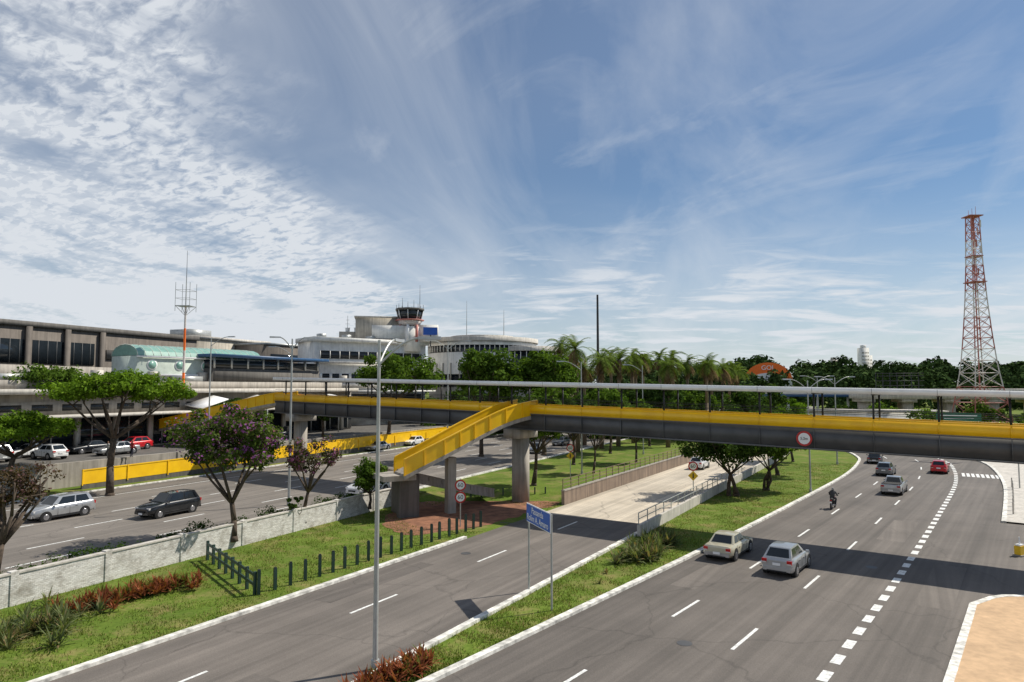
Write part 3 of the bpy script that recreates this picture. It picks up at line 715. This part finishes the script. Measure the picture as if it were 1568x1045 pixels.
mb=MB(); f=Fac(mb,(-57,122),(-50,140)); f.b(0,f.L,-18,0,2.8,18.7,'beige'); f.b(-.3,f.L+.3,-18.3,.3,18.703,19.2,'conc_w'); f.b(3,f.L-3,.002,.1,15.5,16.6,'glass')
f.b(2,7,-8,-3,19.2,20.6,'galv'); mb.obj('annex_building',smooth=False)
mb=MB(); f=Fac(mb,(-46,128),(-40,142)); f.b(0,f.L,-9,0,2.8,17.9,'brown'); f.b(-.2,f.L+.2,-9.2,.2,17.903,18.3,'galv'); f.b(1,f.L-1,.002,.1,15.2,16.2,'glass'); mb.obj('annex_building',smooth=False)
mb=MB(); f=Fac(mb,(-35.8,123.5),(-17.5,138)); f.b(0,f.L,-8,0,2.8,18.3,'white'); f.b(-.4,f.L+.4,-8.3,.6,18.303,19.1,'white')
f.b(1,f.L-1,.002,.12,15.2,16.6,'glass'); f.b(1,f.L-1,.002,.1,11.2,12.4,'glass'); f.b(1,f.L-1,.002,.1,7.2,8.6,'glass')
for u in np.arange(1,f.L-1,1.9): f.b(u,u+.12,.121,.2,15.2,16.6,'white'); f.b(u,u+.5,.101,.2,11.2,12.4,'white')
f.b(0,f.L,.14,.9,14.3,14.6,'conc_w'); f.b(0,f.L,.14,.7,10,10.4,'conc_w')
for u in np.arange(2,f.L,5): f.b(u,u+1.3,-4,-2.5,19.103,19.9,'galv')
f.b(0,f.L,.9,4,9.0,9.3,'white')
cx,cy=-6.6,151.; 
def ring(r,z0,z1,mat,n=72,a0=0,a1=2*math.pi,cxx=cx,cyy=cy):
    V=[];F=[]
    for i in range(n):
        t=a0+(a1-a0)*i/n; V+=[(cxx+r*math.cos(t),cyy+r*math.sin(t),z0),(cxx+r*math.cos(t),cyy+r*math.sin(t),z1)]
    for i in range(n): j=(i+1)%n; F.append((2*i,2*j,2*j+1,2*i+1))
    F.append(tuple(2*i+1 for i in range(n))); mb.mesh(V,F,mat)
ring(11.6,2.8,19.19,'beige'); ring(12.4,19.4,20.3,'conc_w'); ring(11.75,17.2,18.6,'glass'); ring(12.0,18.6,19.39,'white'); ring(11.9,12.6,17.1,'white'); ring(11.75,10,12.5,'glass'); ring(7,20.31,21.0,'conc_w')
for i in range(72):
    t=2*math.pi*i/72; mb.box((cx+11.85*math.cos(t),cy+11.85*math.sin(t),17.9),(.14,.25,1.3),'white',t+math.pi/2)
for i in range(36):
    t=2*math.pi*i/36; mb.box((cx+12.0*math.cos(t),cy+12.0*math.sin(t),12.4),(.2,.3,5.0),'beige',t+math.pi/2)
ring(7.5,2.8,17.0,'beige',48,0,2*math.pi,3,148); ring(8.1,17.4,18.4,'conc_w',48,0,2*math.pi,3,148); ring(7.65,14.2,17.3,'glass',48,0,2*math.pi,3,148); ring(7.8,10,14.1,'white',48,0,2*math.pi,3,148)
for i in range(40):
    t=2*math.pi*i/40; mb.box((3+7.75*math.cos(t),148+7.75*math.sin(t),15.7),(.14,.3,3.2),'white',t+math.pi/2)
mb.obj('airport_terminal',smooth=False)
mb=MB()
an=.18
mb.box((-26.6,141,21.0),(11,9,5.6),'beige',an); mb.box((-26.6,141,23.96),(11.5,9.5,.3),'conc_w',an); mb.box((-24.5,136.4,20.8),(7,4,2.6),'white',an); mb.box((-33,141,19.8),(5,7,2.6),'beige',an)
for k in range(4): mb.box((-30.6+k*2.0,136.1+k*.36,22.4),(1.2,.15,.9),'glass',an)
tx,ty=-20.6,137.
def octa(c,r0,r1,z0,z1,mat,n=8):
    mb.tube((c[0],c[1],z0),(c[0],c[1],z1),r0,r1,mat,n)
octa((tx,ty),2.3,2.3,17,22.0,'white'); 
for k in range(8):
    t=2*math.pi*(k+.0)/8; mb.box((tx+2.35*math.cos(t),ty+2.35*math.sin(t),20.6),(.5,.3,3.4),'towred' if k%2 else 'signw',t+math.pi/2)
octa((tx,ty),2.0,2.6,22.3,23.2,'towwht'); octa((tx,ty),2.9,2.9,23.2,23.45,'towred'); octa((tx,ty),2.2,2.7,23.45,25.3,'glass'); octa((tx,ty),2.9,2.9,25.3,25.7,'conc_d')
for k in range(8):
    t=2*math.pi*k/8; mb.tube((tx+2.25*math.cos(t),ty+2.25*math.sin(t),23.4),(tx+2.75*math.cos(t),ty+2.75*math.sin(t),25.3),.08,.08,'signw',5)
    mb.tube((tx+2.7*math.cos(t),ty+2.7*math.sin(t),25.7),(tx+2.7*math.cos(t),ty+2.7*math.sin(t),26.5),.04,.04,'dark',4)
for dx,h in((-1.5,2.2),(-.4,1.5),(.8,1.8),(2.0,4.8)): mb.tube((tx+dx,ty,25.7),(tx+dx,ty,25.7+h),.06,.03,'dark',5)
mb.box((-17,138.5,20.7),(4,4,3.4),'white',.1)
mb.obj('control_tower',smooth=False)
mb=MB(); mb.box((-16.2,135,21.0),(2.8,.3,1.5),'blue',.15); mb.tube((-16.2,135.4,18),(-16.2,135.4,20.4),.1,.1,'dark'); mb.obj('rooftop_sign')
for x_,y_ in((-33.6,139),(-31.8,139)):
    mb=MB(); mb.tube((x_,y_,19),(x_,y_,24.5),.07,.04,'galv'); 
    for k in range(3): mb.box((x_,y_,22+k*.8),(1.1-.2*k,.06,.06),'galv')
    mb.tube((x_,y_,20.6),(x_,y_,22.0),.35,.5,'signw',10); mb.obj('roof_antenna')
# orange shell roof store with white arched front facing the avenue
mb=MB(); C0=np.array([82.5,220.]); fx=np.array([-.351,-.936]); sx_=np.array([.936,-.351])
def shell(r,zr,z0,d0,d1,mat,n=18):
    V=[];F=[]
    for dpt in(d0,d1):
        for i in range(n+1):
            t=math.pi*i/n; p=C0+sx_*r*math.cos(t)+fx*dpt; V.append((p[0],p[1],z0+zr*math.sin(t)))
    for i in range(n): F.append((i,i+1,n+2+i,n+1+i))
    F.append(tuple(range(n+1))); F.append(tuple(range(2*n+1,n,-1))); mb.mesh(V,F,mat)
shell(7.0,5.4,12.2,-6,6,'orange'); shell(5.4,2.4,11.9,6.01,6.3,'signw')
p=C0; mb.box((p[0],p[1],6.1),(13.8,11.8,12.15),'signw',math.atan2(sx_[1],sx_[0]))
so=mb.obj('orange_arched_building'); p=C0+fx*6.1
text('GOL',(p[0],p[1],15.9),(math.pi/2,0,math.atan2(sx_[1],sx_[0])),2.0,so,'lettering')
mb=MB(); f=Fac(mb,(58,168),(90,150)); f.b(0,f.L,-6,0,8.2,9.3,'signw'); f.b(0,f.L,-6,.05,7.6,8.19,'bluedk')
for u in np.arange(2,f.L,6.5): f.b(u,u+.5,-3,-2.5,0,7.6,'signw')
f.b(6,14,-10,-6.2,0,5,'white'); f.b(20,27,-10,-6.2,0,4.5,'orange'); mb.obj('fuel_station',smooth=False)
mb=MB(); f=Fac(mb,(74,146),(124,134)); f.b(0,f.L,-9,0,7.4,8.7,'conc_w'); f.b(0,f.L,-.2,.12,8.703,9.6,'conc_w'); f.b(0,f.L,-9.1,-8.8,8.7,9.6,'conc_w')
for u in np.arange(1,f.L,8):
    f.b(u,u+1.6,-6,-1,0,6.7,'beige'); f.b(u-.6,u+2.2,-8,-.1,6.7,7.4,'beige')
mb.obj('viaduct',smooth=False)
mb=MB(); f=Fac(mb,(54,126),(76,120)); f.b(0,f.L,-6,0,0,5.4,'white'); f.b(-.3,f.L+.3,-6.3,.3,5.403,5.8,'conc_w')
for u in np.arange(1,f.L-1.5,2.6): f.b(u,u+1.4,.002,.06,2.8,4.2,'glass')
mb.obj('low_white_building',smooth=False)
mb=MB(); f=Fac(mb,(84,158),(94,156))
for z_ in(10.2,11.3,12.4,13.0): f.b(0,f.L,0,.12,z_,z_+.14,'dark')
for u in np.arange(0,f.L,1.5): f.b(u,u+.16,-.1,0,5,13.2,'dark')
mb.obj('billboard_frame',smooth=False)
def highrise(c,sz,h,mat,fl=3.0):
    mb=MB(); mb.box((c[0],c[1],h/2),(sz,sz,h),mat); mb.box((c[0],c[1],h+1.2),(sz*.5,sz*.5,2.4),mat)
    z_=3
    while z_<h-2:
        for k in np.linspace(-.36,.36,5): mb.box((c[0]+k*sz,c[1]-sz/2-.05,z_+.6),(sz*.09,.1,1.4),'conc')
        z_+=fl
    mb.obj('apartment_tower',smooth=False)
highrise((309,600),7,44,'white'); highrise((318,612),7,38,'white'); highrise((301,640),6,35,'conc_w')
# ---------------------------------------------------------------- cars
CAR={
'hatch':dict(L=3.9,W=1.68,H=1.48,st=[(.5,.74,.60,.36),(.47,.88,.72,.27),(.3,1,.86,.22),(.19,1,.93,.2),(-.2,1,.95,.2),(-.4,1,.98,.22),(-.47,.95,.96,.28),(-.5,.86,.82,.36)],g=(.21,.04,-.34,-.465)),
'sedan':dict(L=4.4,W=1.7,H=1.38,st=[(.5,.8,.62,.36),(.475,.92,.72,.27),(.28,1,.82,.22),(.17,1,.87,.2),(-.2,1,.88,.2),(-.38,1,.88,.24),(-.48,.94,.86,.3),(-.5,.86,.76,.38)],g=(.17,.05,-.2,-.33)),
'suv':dict(L=4.4,W=1.8,H=1.66,st=[(.5,.76,.7,.4),(.465,.9,.85,.3),(.3,1,.98,.27),(.19,1,1.04,.25),(-.2,1,1.06,.25),(-.4,1,1.08,.27),(-.47,.95,1.06,.32),(-.5,.87,.9,.4)],g=(.21,.07,-.4,-.475)),
'pickup':dict(L=4.7,W=1.72,H=1.58,st=[(.5,.78,.66,.4),(.47,.9,.8,.3),(.3,1,.95,.28),(.2,1,1.0,.26),(-.1,1,1.0,.26),(-.4,1,1.0,.28),(-.49,.97,.98,.32),(-.5,.9,.9,.4)],g=(.2,.08,-.09,-.13))}
def car(name,kind,paint,x,y,z,head):
    c=CAR[kind]; L,W,H=c['L'],c['W'],c['H']; m_=MB(); pm=P[paint]; hw=W/2
    rows=[]
    for fx_,fw,zt,zb in c['st']:
        w=hw*fw; x_=fx_*L; r=[(0,zb),(w*.86,zb),(w*.985,zb+.12),(w,zb+(zt-zb)*.5),(w*.985,zt-.1),(w*.92,zt-.02),(w*.80,zt+.012),(0,zt+.03)]
        row=[(x_,a,b) for a,b in r]+[(x_,-a,b) for a,b in r[-2:0:-1]]; rows.append(row)
    n=len(rows[0]); V=[p for r in rows for p in r]; F=[]
    for i in range(len(rows)-1):
        for k in range(n): F.append((i*n+k,(i+1)*n+k,(i+1)*n+(k+1)%n,i*n+(k+1)%n))
    F+=[tuple(range(n)),tuple(range(len(V)-1,len(V)-n-1,-1))]; m_.mesh(V,F,pm)
    st=sorted(c['st']); zt=lambda f_: np.interp(f_,[s[0] for s in st],[s[2] for s in st])
    xa,xb,xc,xd=[q*L for q in c['g']]; za,zd=zt(c['g'][0])-.01,zt(c['g'][3])-.01; wb,wr=hw*.86,hw*.66
    A={s:Vector((xa,s*wb,za)) for s in(1,-1)};B={s:Vector((xb,s*wr,H-.05)) for s in(1,-1)};C={s:Vector((xc,s*wr,H-.05)) for s in(1,-1)};D={s:Vector((xd,s*wb,zd)) for s in(1,-1)}
    xm=(xb+xc)/2; R={s:Vector((xm+.1,s*wr*1.02,H-.01)) for s in(1,-1)}; T=[Vector((xb-.1,0,H-.01)),Vector((xm,0,H+.01)),Vector((xc+.1,0,H-.02))]
    m_.face([A[1],A[-1],B[-1],B[1]],pm); m_.face([C[1],C[-1],D[-1],D[1]],pm)
    for s in(1,-1): 
        m_.face([A[s],B[s],R[s],C[s],D[s]],pm); m_.mesh([B[s],R[s],C[s],T[0],T[1],T[2]],[(0,1,4,3),(1,2,5,4)],pm)
    m_.face([B[1],B[-1],T[0]],pm); m_.face([C[1],C[-1],T[2]],pm)
    def panel(p,u0,u1,v0,v1,o,mat):
        p=[Vector(q) for q in p]; nrm=(p[1]-p[0]).cross(p[3]-p[0]).normalized()
        if nrm.dot((p[0]+p[2])/2-Vector(((xb+xc)/2,0,1.0)))<0: nrm=-nrm
        f_=lambda u,v:(p[0].lerp(p[1],u)).lerp(p[3].lerp(p[2],u),v)+nrm*o
        m_.face([f_(u0,v0),f_(u1,v0),f_(u1,v1),f_(u0,v1)],mat)
    panel([A[1],A[-1],B[-1],B[1]],.05,.95,.08,.93,.012,'glass'); panel([D[1],D[-1],C[-1],C[1]],.08,.92,.12,.9,.012,'glass')
    for s in(1,-1):
        q=[D[s],A[s],B[s],C[s]]; panel(q,.1,.44,.12,.88,.012,'glass'); panel(q,.48,.88,.12,.88,.012,'glass')
        for fx_ in(.13,-.06,-.26): m_.box((fx_*L,s*(hw+.002),.58),(.012,.008,.55),'dark')
        m_.box((0,s*hw*.97,.27),(L*.5,.06,.1),'dark'); 
        for fx_ in(.02,-.17): m_.box((fx_*L,s*(hw+.01),zt(0)-.2),(.16,.02,.03),'dark')
        m_.box((xa-.15,s*(hw+.07),za+.08),(.14,.16,.12),pm)
        for wx in(.31,-.31):
            m_.tube((wx*L,s*hw*.72,.33),(wx*L,s*(hw+.006),.33),.39,.39,'black',22)
            m_.tube((wx*L,s*hw*.74,.31),(wx*L,s*(hw+.02),.31),.31,.31,'black',22); m_.tube((wx*L,s*(hw+.018),.31),(wx*L,s*(hw+.032),.31),.2,.18,'rim',14)
            for k in range(5):
                t=2*math.pi*k/5; m_.box((wx*L+.1*math.cos(t),s*(hw+.034),.31+.1*math.sin(t)),(.03,.006,.03),'black')
        rz=zt(-.45)
        m_.box((-.49*L,s*hw*.76,rz-.17),(.12,hw*.3,.2),'lred'); m_.box((-.499*L,s*hw*.76,rz-.24),(.10,hw*.28,.05),'lwht')
        m_.box((.475*L,s*hw*.70,zt(.46)-.1),(.13,hw*.34,.13),'lwht')
    m_.box((-.5*L,0,.42),(.1,W*.84,.2),pm if kind!='sedan' else 'rim'); m_.box((.5*L,0,.42),(.08,W*.76,.2),pm); m_.box((.512*L,0,.52),(.05,W*.4,.12),'black')
    m_.box((-.515*L,0,.5 if kind!='hatch' else .68),(.02,.4,.13),'signw'); m_.box((-.512*L,0,.32),(.04,W*.6,.07),'black')
    m_.box((.516*L,0,.4),(.02,.4,.13),'signw'); m_.box((-.4*L,0,.3),(.2,W*.6,.1),'black')
    if kind=='pickup':
        m_.box((-.31*L,0,1.045),(L*.34,W*.74,.02),'black')
        for s in(1,-1): m_.box((-.31*L,s*hw*.86,1.05),(L*.36,.08,.06),'dark')
    return m_.obj(name,(x,y,z),math.atan2(head[1],head[0]))
h1=(.60,.80)
car('silver_hatchback','hatch','silver',15.1,38.2,.01,h1)
car('cream_sedan','sedan','cream',13.0,41.6,.01,(.58,.81))
car('silver_pickup_truck','pickup','silver',36.2,65.4,.01,(.6,.8))
car('grey_car','hatch','grey',42.6,78.6,.01,(.58,.81))
car('black_car','sedan','dark',47.9,91,.01,(.5,.87))
car('red_car','hatch','red',50.0,80.6,.01,(.58,.81))
car('white_car','hatch','white',23.0,84.6,.01,(.5,.86))
hl=(-.438,-.899)
car('black_suv','suv','dark',-25.6,51.6,.51,hl)
car('silver_wagon','suv','silver',-33.0,50.4,.51,hl)
car('white_van','suv','white',-12.8,61.5,.51,hl)
car('black_car','sedan','dark',-12.9,86,.51,hl)
car('silver_car','sedan','silver',-20,103,.51,hl)
car('white_car','hatch','white',-16,112,.51,hl)
car('red_car','hatch','red',-10.2,116,.51,hl)
car('grey_car','sedan','grey',8,112,.51,hl); car('silver_car','hatch','silver',3.6,99,.51,hl); car('black_car','hatch','dark',12,128,.51,hl)
for nm,kd,pt,x,y,h_ in(('parked_silver_car','sedan','silver',-42.2,73.5,hl),('parked_white_car','sedan','white',-49.5,70.5,hl),('parked_white_car','hatch','white',-46.4,69.0,(-.9,.43)),
    ('parked_dark_car','hatch','dark',-52.5,66.5,(-.9,.43)),('parked_silver_car','suv','silver',-50.2,66.4,(-.9,.43)),('parked_black_car','sedan','dark',-46.0,75,hl),('parked_red_car','hatch','red',-43.5,79,hl),
    ('parked_grey_car','sedan','grey',-52.5,71.5,hl),('taxi','sedan','white',-37.5,84,hl),('taxi','sedan','white',-34.5,90.5,hl),('parked_dark_car','suv','dark',-31.5,97,hl),('parked_silver_car','hatch','silver',-47.5,79.5,hl)):
    car(nm,kd,pt,x,y,2.81,h_)
car('white_car','sedan','white',62,155,.01,h1); car('grey_car','sedan','grey',57,140,.01,(-.1,1))
# ---------------------------------------------------------------- people
def clothes(name,legs,top_,skin,z1,z2):
    m,nt,b=new_mat(name); tc=nt.nodes.new('ShaderNodeTexCoord'); sx=nt.nodes.new('ShaderNodeSeparateXYZ'); nt.links.new(tc.outputs['Object'],sx.inputs[0])
    mr=N(nt,'ShaderNodeMapRange'); mr.inputs['From Max'].default_value=2.0; nt.links.new(sx.outputs[2],mr.inputs[0])
    r=nt.nodes.new('ShaderNodeValToRGB'); r.color_ramp.interpolation='CONSTANT'; e=r.color_ramp.elements; e.new(.5)
    for i,(p_,c_) in enumerate(((0,legs),(z1/2,top_),(z2/2,skin))): e[i].position=p_; e[i].color=(*c_,1)
    nt.links.new(mr.outputs[0],r.inputs[0]); nt.links.new(r.outputs[0],b.inputs['Base Color']); b.inputs['Roughness'].default_value=.8; return m
def body(name,verts,edges,rad,mat,loc,rot,parent=None):
    me=bpy.data.meshes.new(name); me.from_pydata(verts,edges,[]); me.materials.append(mat)
    o=bpy.data.objects.new(name,me); scene.collection.objects.link(o)
    sk=o.modifiers.new('skin','SKIN')
    if len(me.skin_vertices):
        for i,r_ in enumerate(rad): me.skin_vertices[0].data[i].radius=(r_,r_)
        me.skin_vertices[0].data[0].use_root=True
    sb=o.modifiers.new('sub','SUBSURF'); sb.levels=1; sb.render_levels=1
    o.location=loc; o.rotation_euler=(0,0,rot)
    if parent: o.parent=parent
    return o
def walker(name,loc,rot,legs,top_):
    v=[(0,0,.95),(0,0,1.2),(0,0,1.42),(0,0,1.52),(.02,0,1.62),(.02,0,1.72),
       (0,.1,.9),(.16,.11,.5),(.05,.11,.07),(.2,.11,.04),(0,-.1,.9),(-.08,-.11,.5),(-.28,-.11,.12),(-.16,-.11,.04),
       (0,.2,1.4),(-.1,.25,1.12),(.03,.25,.9),(0,-.2,1.4),(.08,-.25,1.12),(.24,-.24,.93)]
    e=[(0,1),(1,2),(2,3),(3,4),(4,5),(0,6),(6,7),(7,8),(8,9),(0,10),(10,11),(11,12),(12,13),(2,14),(14,15),(15,16),(2,17),(17,18),(18,19)]
    r=[.15,.13,.14,.055,.09,.085,.09,.065,.045,.035,.09,.065,.045,.035,.06,.045,.03,.06,.045,.03]
    body(name,v,e,r,clothes(name+'_clothes',legs,top_,(.25,.14,.09),.93,1.5),loc,rot)
walker('pedestrian',(-38.9,70.5,2.8),1.1,(.02,.02,.04),(.35,.03,.03))
walker('pedestrian',(-40.6,69.2,2.8),4.1,(.03,.03,.03),(.4,.4,.4))
walker('pedestrian',(-33.5,88.5,2.8),1.1,(.05,.05,.08),(.02,.02,.03))
m_=MB()
for wx in(.68,-.66):
    for k in range(20):
        t0=2*math.pi*k/20;t1=2*math.pi*(k+1)/20; m_.tube((wx+.26*math.cos(t0),0,.31+.26*math.sin(t0)),(wx+.26*math.cos(t1),0,.31+.26*math.sin(t1)),.055,.055,'black',6)
    m_.tube((wx,-.06,.31),(wx,.06,.31),.1,.1,'rim',12)
    for k in range(6):
        t0=math.pi*k/3; m_.tube((wx,0,.31),(wx+.24*math.cos(t0),0,.31+.24*math.sin(t0)),.012,.012,'rim',4)
m_.tube((.68,.09,.31),(.42,.09,.95),.025,.03,'rim'); m_.tube((.68,-.09,.31),(.42,-.09,.95),.025,.03,'rim')
m_.path([(.45,0,.78),(.2,0,.86),(-.05,0,.78)],[.08,.16,.1],'red',10); m_.path([(-.02,0,.79),(-.35,0,.8),(-.75,0,.86)],[.12,.13,.06],'black',10)
m_.box((.05,0,.45),(.42,.26,.36),'dark'); m_.tube((.0,-.14,.3),(-.75,-.16,.42),.04,.05,'rim'); m_.tube((-.05,0,.4),(-.66,0,.31),.03,.03,'dark')
m_.tube((.4,-.34,1.02),(.4,.34,1.02),.018,.018,'dark'); m_.tube((.45,0,.9),(.58,0,.88),.1,.1,'lwht',12); m_.box((-.82,0,.76),(.05,.16,.08),'lred'); m_.box((-.85,0,.6),(.02,.16,.13),'signw')
for s in(1,-1): m_.tube((.4,s*.3,1.02),(.38,s*.34,1.2),.01,.01,'dark'); m_.box((.38,s*.36,1.22),(.03,.12,.07),'dark')
ang=math.atan2(.8,.6); mo=m_.obj('motorcycle',(26.4,56.9,.01),ang)
v=[(-.22,0,.92),(-.14,0,1.15),(-.02,0,1.38),(.03,0,1.48),(.06,0,1.6),(.07,0,1.7),(-.18,.12,.9),(.22,.2,.82),(.02,.19,.4),(.14,.2,.34),(-.18,-.12,.9),(.22,-.2,.82),(.02,-.19,.4),(.14,-.2,.34),
   (0,.2,1.36),(.12,.3,1.12),(.38,.29,1.05),(0,-.2,1.36),(.12,-.3,1.12),(.38,-.29,1.05)]
e=[(0,1),(1,2),(2,3),(3,4),(4,5),(0,6),(6,7),(7,8),(8,9),(0,10),(10,11),(11,12),(12,13),(2,14),(14,15),(15,16),(2,17),(17,18),(18,19)]
r=[.16,.15,.16,.07,.12,.11,.1,.075,.055,.045,.1,.075,.055,.045,.075,.055,.04,.075,.055,.04]
body('rider',v,e,r,clothes('rider_clothes',(.03,.03,.04),(.05,.05,.055),(.3,.3,.3),.93,1.52),(0,0,0),0,mo)
mb=MB(); x,y=30.1,41.2
mb.box((x,y,.35),(.55,.35,.5),'signy',.5); mb.box((x,y,.645),(.45,.28,.08),'signw',.5); mb.box((x,y,.05),(.7,.5,.08),'conc',.5); mb.tube((x,y,.68),(x,y,1.1),.05,.04,'signw',8)
mb.obj('traffic_post')
mb=MB(); mb.tube((49.6,67.5,.1),(49.6,67.5,3.4),.06,.06,'galv'); mb.box((49.6,67.4,3.0),(.7,.05,.9),'blue',.2); mb.box((49.6,67.36,3.0),(.5,.03,.5),'signw',.2); mb.obj('bus_stop_sign')
mb=MB(); q=off(R2,15.0)
for k in range(9):
    a=at(q,4+k*2.2); mb.tube((*a,.1),(*a,.95),.06,.05,'conc_w',10); mb.tube((*a,.95),(*a,1.05),.07,.03,'conc_w',10)
mb.obj('bollard_row')
# ---------------------------------------------------------------- camera, sun, sky
cam=bpy.data.cameras.new('camera'); co=bpy.data.objects.new('camera',cam); scene.collection.objects.link(co)
cam.lens=24; cam.sensor_width=36; cam.clip_end=8000; cam.clip_start=.1
co.location=(0,0,10); co.rotation_euler=(math.radians(90+3.83),0,0); scene.camera=co
el=math.radians(49); hz=Vector((.92,.39,0)).normalized(); sd=Vector((hz.x*math.cos(el),hz.y*math.cos(el),math.sin(el)))
sl=bpy.data.lights.new('sun','SUN'); sl.energy=5.0; sl.angle=math.radians(.5); sl.color=(1,.94,.83)
so=bpy.data.objects.new('sun',sl); scene.collection.objects.link(so); so.rotation_euler=sd.to_track_quat('Z','Y').to_euler(); so.location=(50,30,100)
w=bpy.data.worlds.new('World'); scene.world=w; w.use_nodes=True; nt=w.node_tree; bg=nt.nodes['Background']; bg.inputs[1].default_value=.105
sky=nt.nodes.new('ShaderNodeTexSky'); sky.sky_type='NISHITA'; sky.sun_disc=False; sky.sun_elevation=el; sky.sun_rotation=math.atan2(hz.x,hz.y); sky.air_density=1.0; sky.dust_density=.5; sky.ozone_density=1.2
tc=nt.nodes.new('ShaderNodeTexCoord'); sx=nt.nodes.new('ShaderNodeSeparateXYZ'); nt.links.new(tc.outputs['Generated'],sx.inputs[0])
def math_(op,a,b=None,clamp=False):
    m=nt.nodes.new('ShaderNodeMath'); m.operation=op; m.use_clamp=clamp
    for i,q in enumerate((a,b)):
        if q is None: continue
        if hasattr(q,'is_output'): nt.links.new(q,m.inputs[i])
        else: m.inputs[i].default_value=q
    return m.outputs[0]
zc=math_('ADD',math_('MAXIMUM',sx.outputs[2],0),.15); u=math_('DIVIDE',sx.outputs[0],zc); v=math_('DIVIDE',sx.outputs[1],zc)
cb=nt.nodes.new('ShaderNodeCombineXYZ'); nt.links.new(u,cb.inputs[0]); nt.links.new(v,cb.inputs[1])
def cn(scale,rot,s,detail,rough,dist=0,loc=(0,0,0)):
    m0=nt.nodes.new('ShaderNodeMapping'); m0.inputs['Rotation'].default_value=(0,0,rot); nt.links.new(cb.outputs[0],m0.inputs[0])
    mp=nt.nodes.new('ShaderNodeMapping'); mp.inputs['Scale'].default_value=scale; mp.inputs['Location'].default_value=loc
    nt.links.new(m0.outputs[0],mp.inputs[0]); n=N(nt,'ShaderNodeTexNoise',Scale=s,Detail=detail,Roughness=rough,Distortion=dist); nt.links.new(mp.outputs[0],n.inputs['Vector']); return n.outputs[0]
def smooth(src,a,b,lo=0,hi=1):
    q=nt.nodes.new('ShaderNodeMapRange'); q.interpolation_type='SMOOTHSTEP'; nt.links.new(src,q.inputs[0])
    for i,x_ in enumerate((a,b,lo,hi)): q.inputs[i+1].default_value=x_
    return q.outputs[0]
warp=cn((1,1,1),0,1.3,3,.55)
um=math_('ADD',u,math_('MULTIPLY',math_('SUBTRACT',warp,.5),1.2))
left=smooth(um,-.55,-.92)
rip=ramp(nt,cn((1,1.7,1),.6,15,4,.60,.4),[(.36,.15),(.58,1.0)])
lump=ramp(nt,cn((1.2,.8,1),.5,1.7,6,.62,.3,(1.3,.4,0)),[(.38,.08),(.53,1.0)])
core=smooth(um,-.8,-1.35,0,.6)
c1=math_('MULTIPLY',math_('MULTIPLY',left,math_('MAXIMUM',rip,core)),lump)
st=ramp(nt,cn((.9,.26,1),.28,1.6,7,.58,.8),[(.44,0),(.80,.55)])
st2=ramp(nt,cn((1.2,.5,1),-.6,2.2,7,.6,.6,(3,1,0)),[(.50,0),(.82,.42)])
mid=math_('MULTIPLY',ramp(nt,cn((.8,1.7,1),.15,2.6,6,.62,.5,(5,2,0)),[(.46,0),(.64,.6)]),smooth(v,2.2,3.3))
veil=ramp(nt,cn((.6,.5,1),.3,.8,3,.5,.4,(8,1,0)),[(.3,.0),(.7,.17)])
hzv=smooth(sx.outputs[2],.30,.0,0,.42)
f=math_('ADD',math_('ADD',c1,math_('MAXIMUM',st,mid)),math_('ADD',math_('MAXIMUM',st2,veil),hzv),True)
f=math_('MULTIPLY',f,.96)
tint=mix(nt,1.0,sky.outputs[0],(.53,.67,.78),'MULTIPLY')
nt.links.new(mix(nt,f,tint,(6.9,7.25,7.7)),bg.inputs[0])
scene.view_settings.view_transform='Standard'; scene.view_settings.look='None'; scene.view_settings.exposure=0
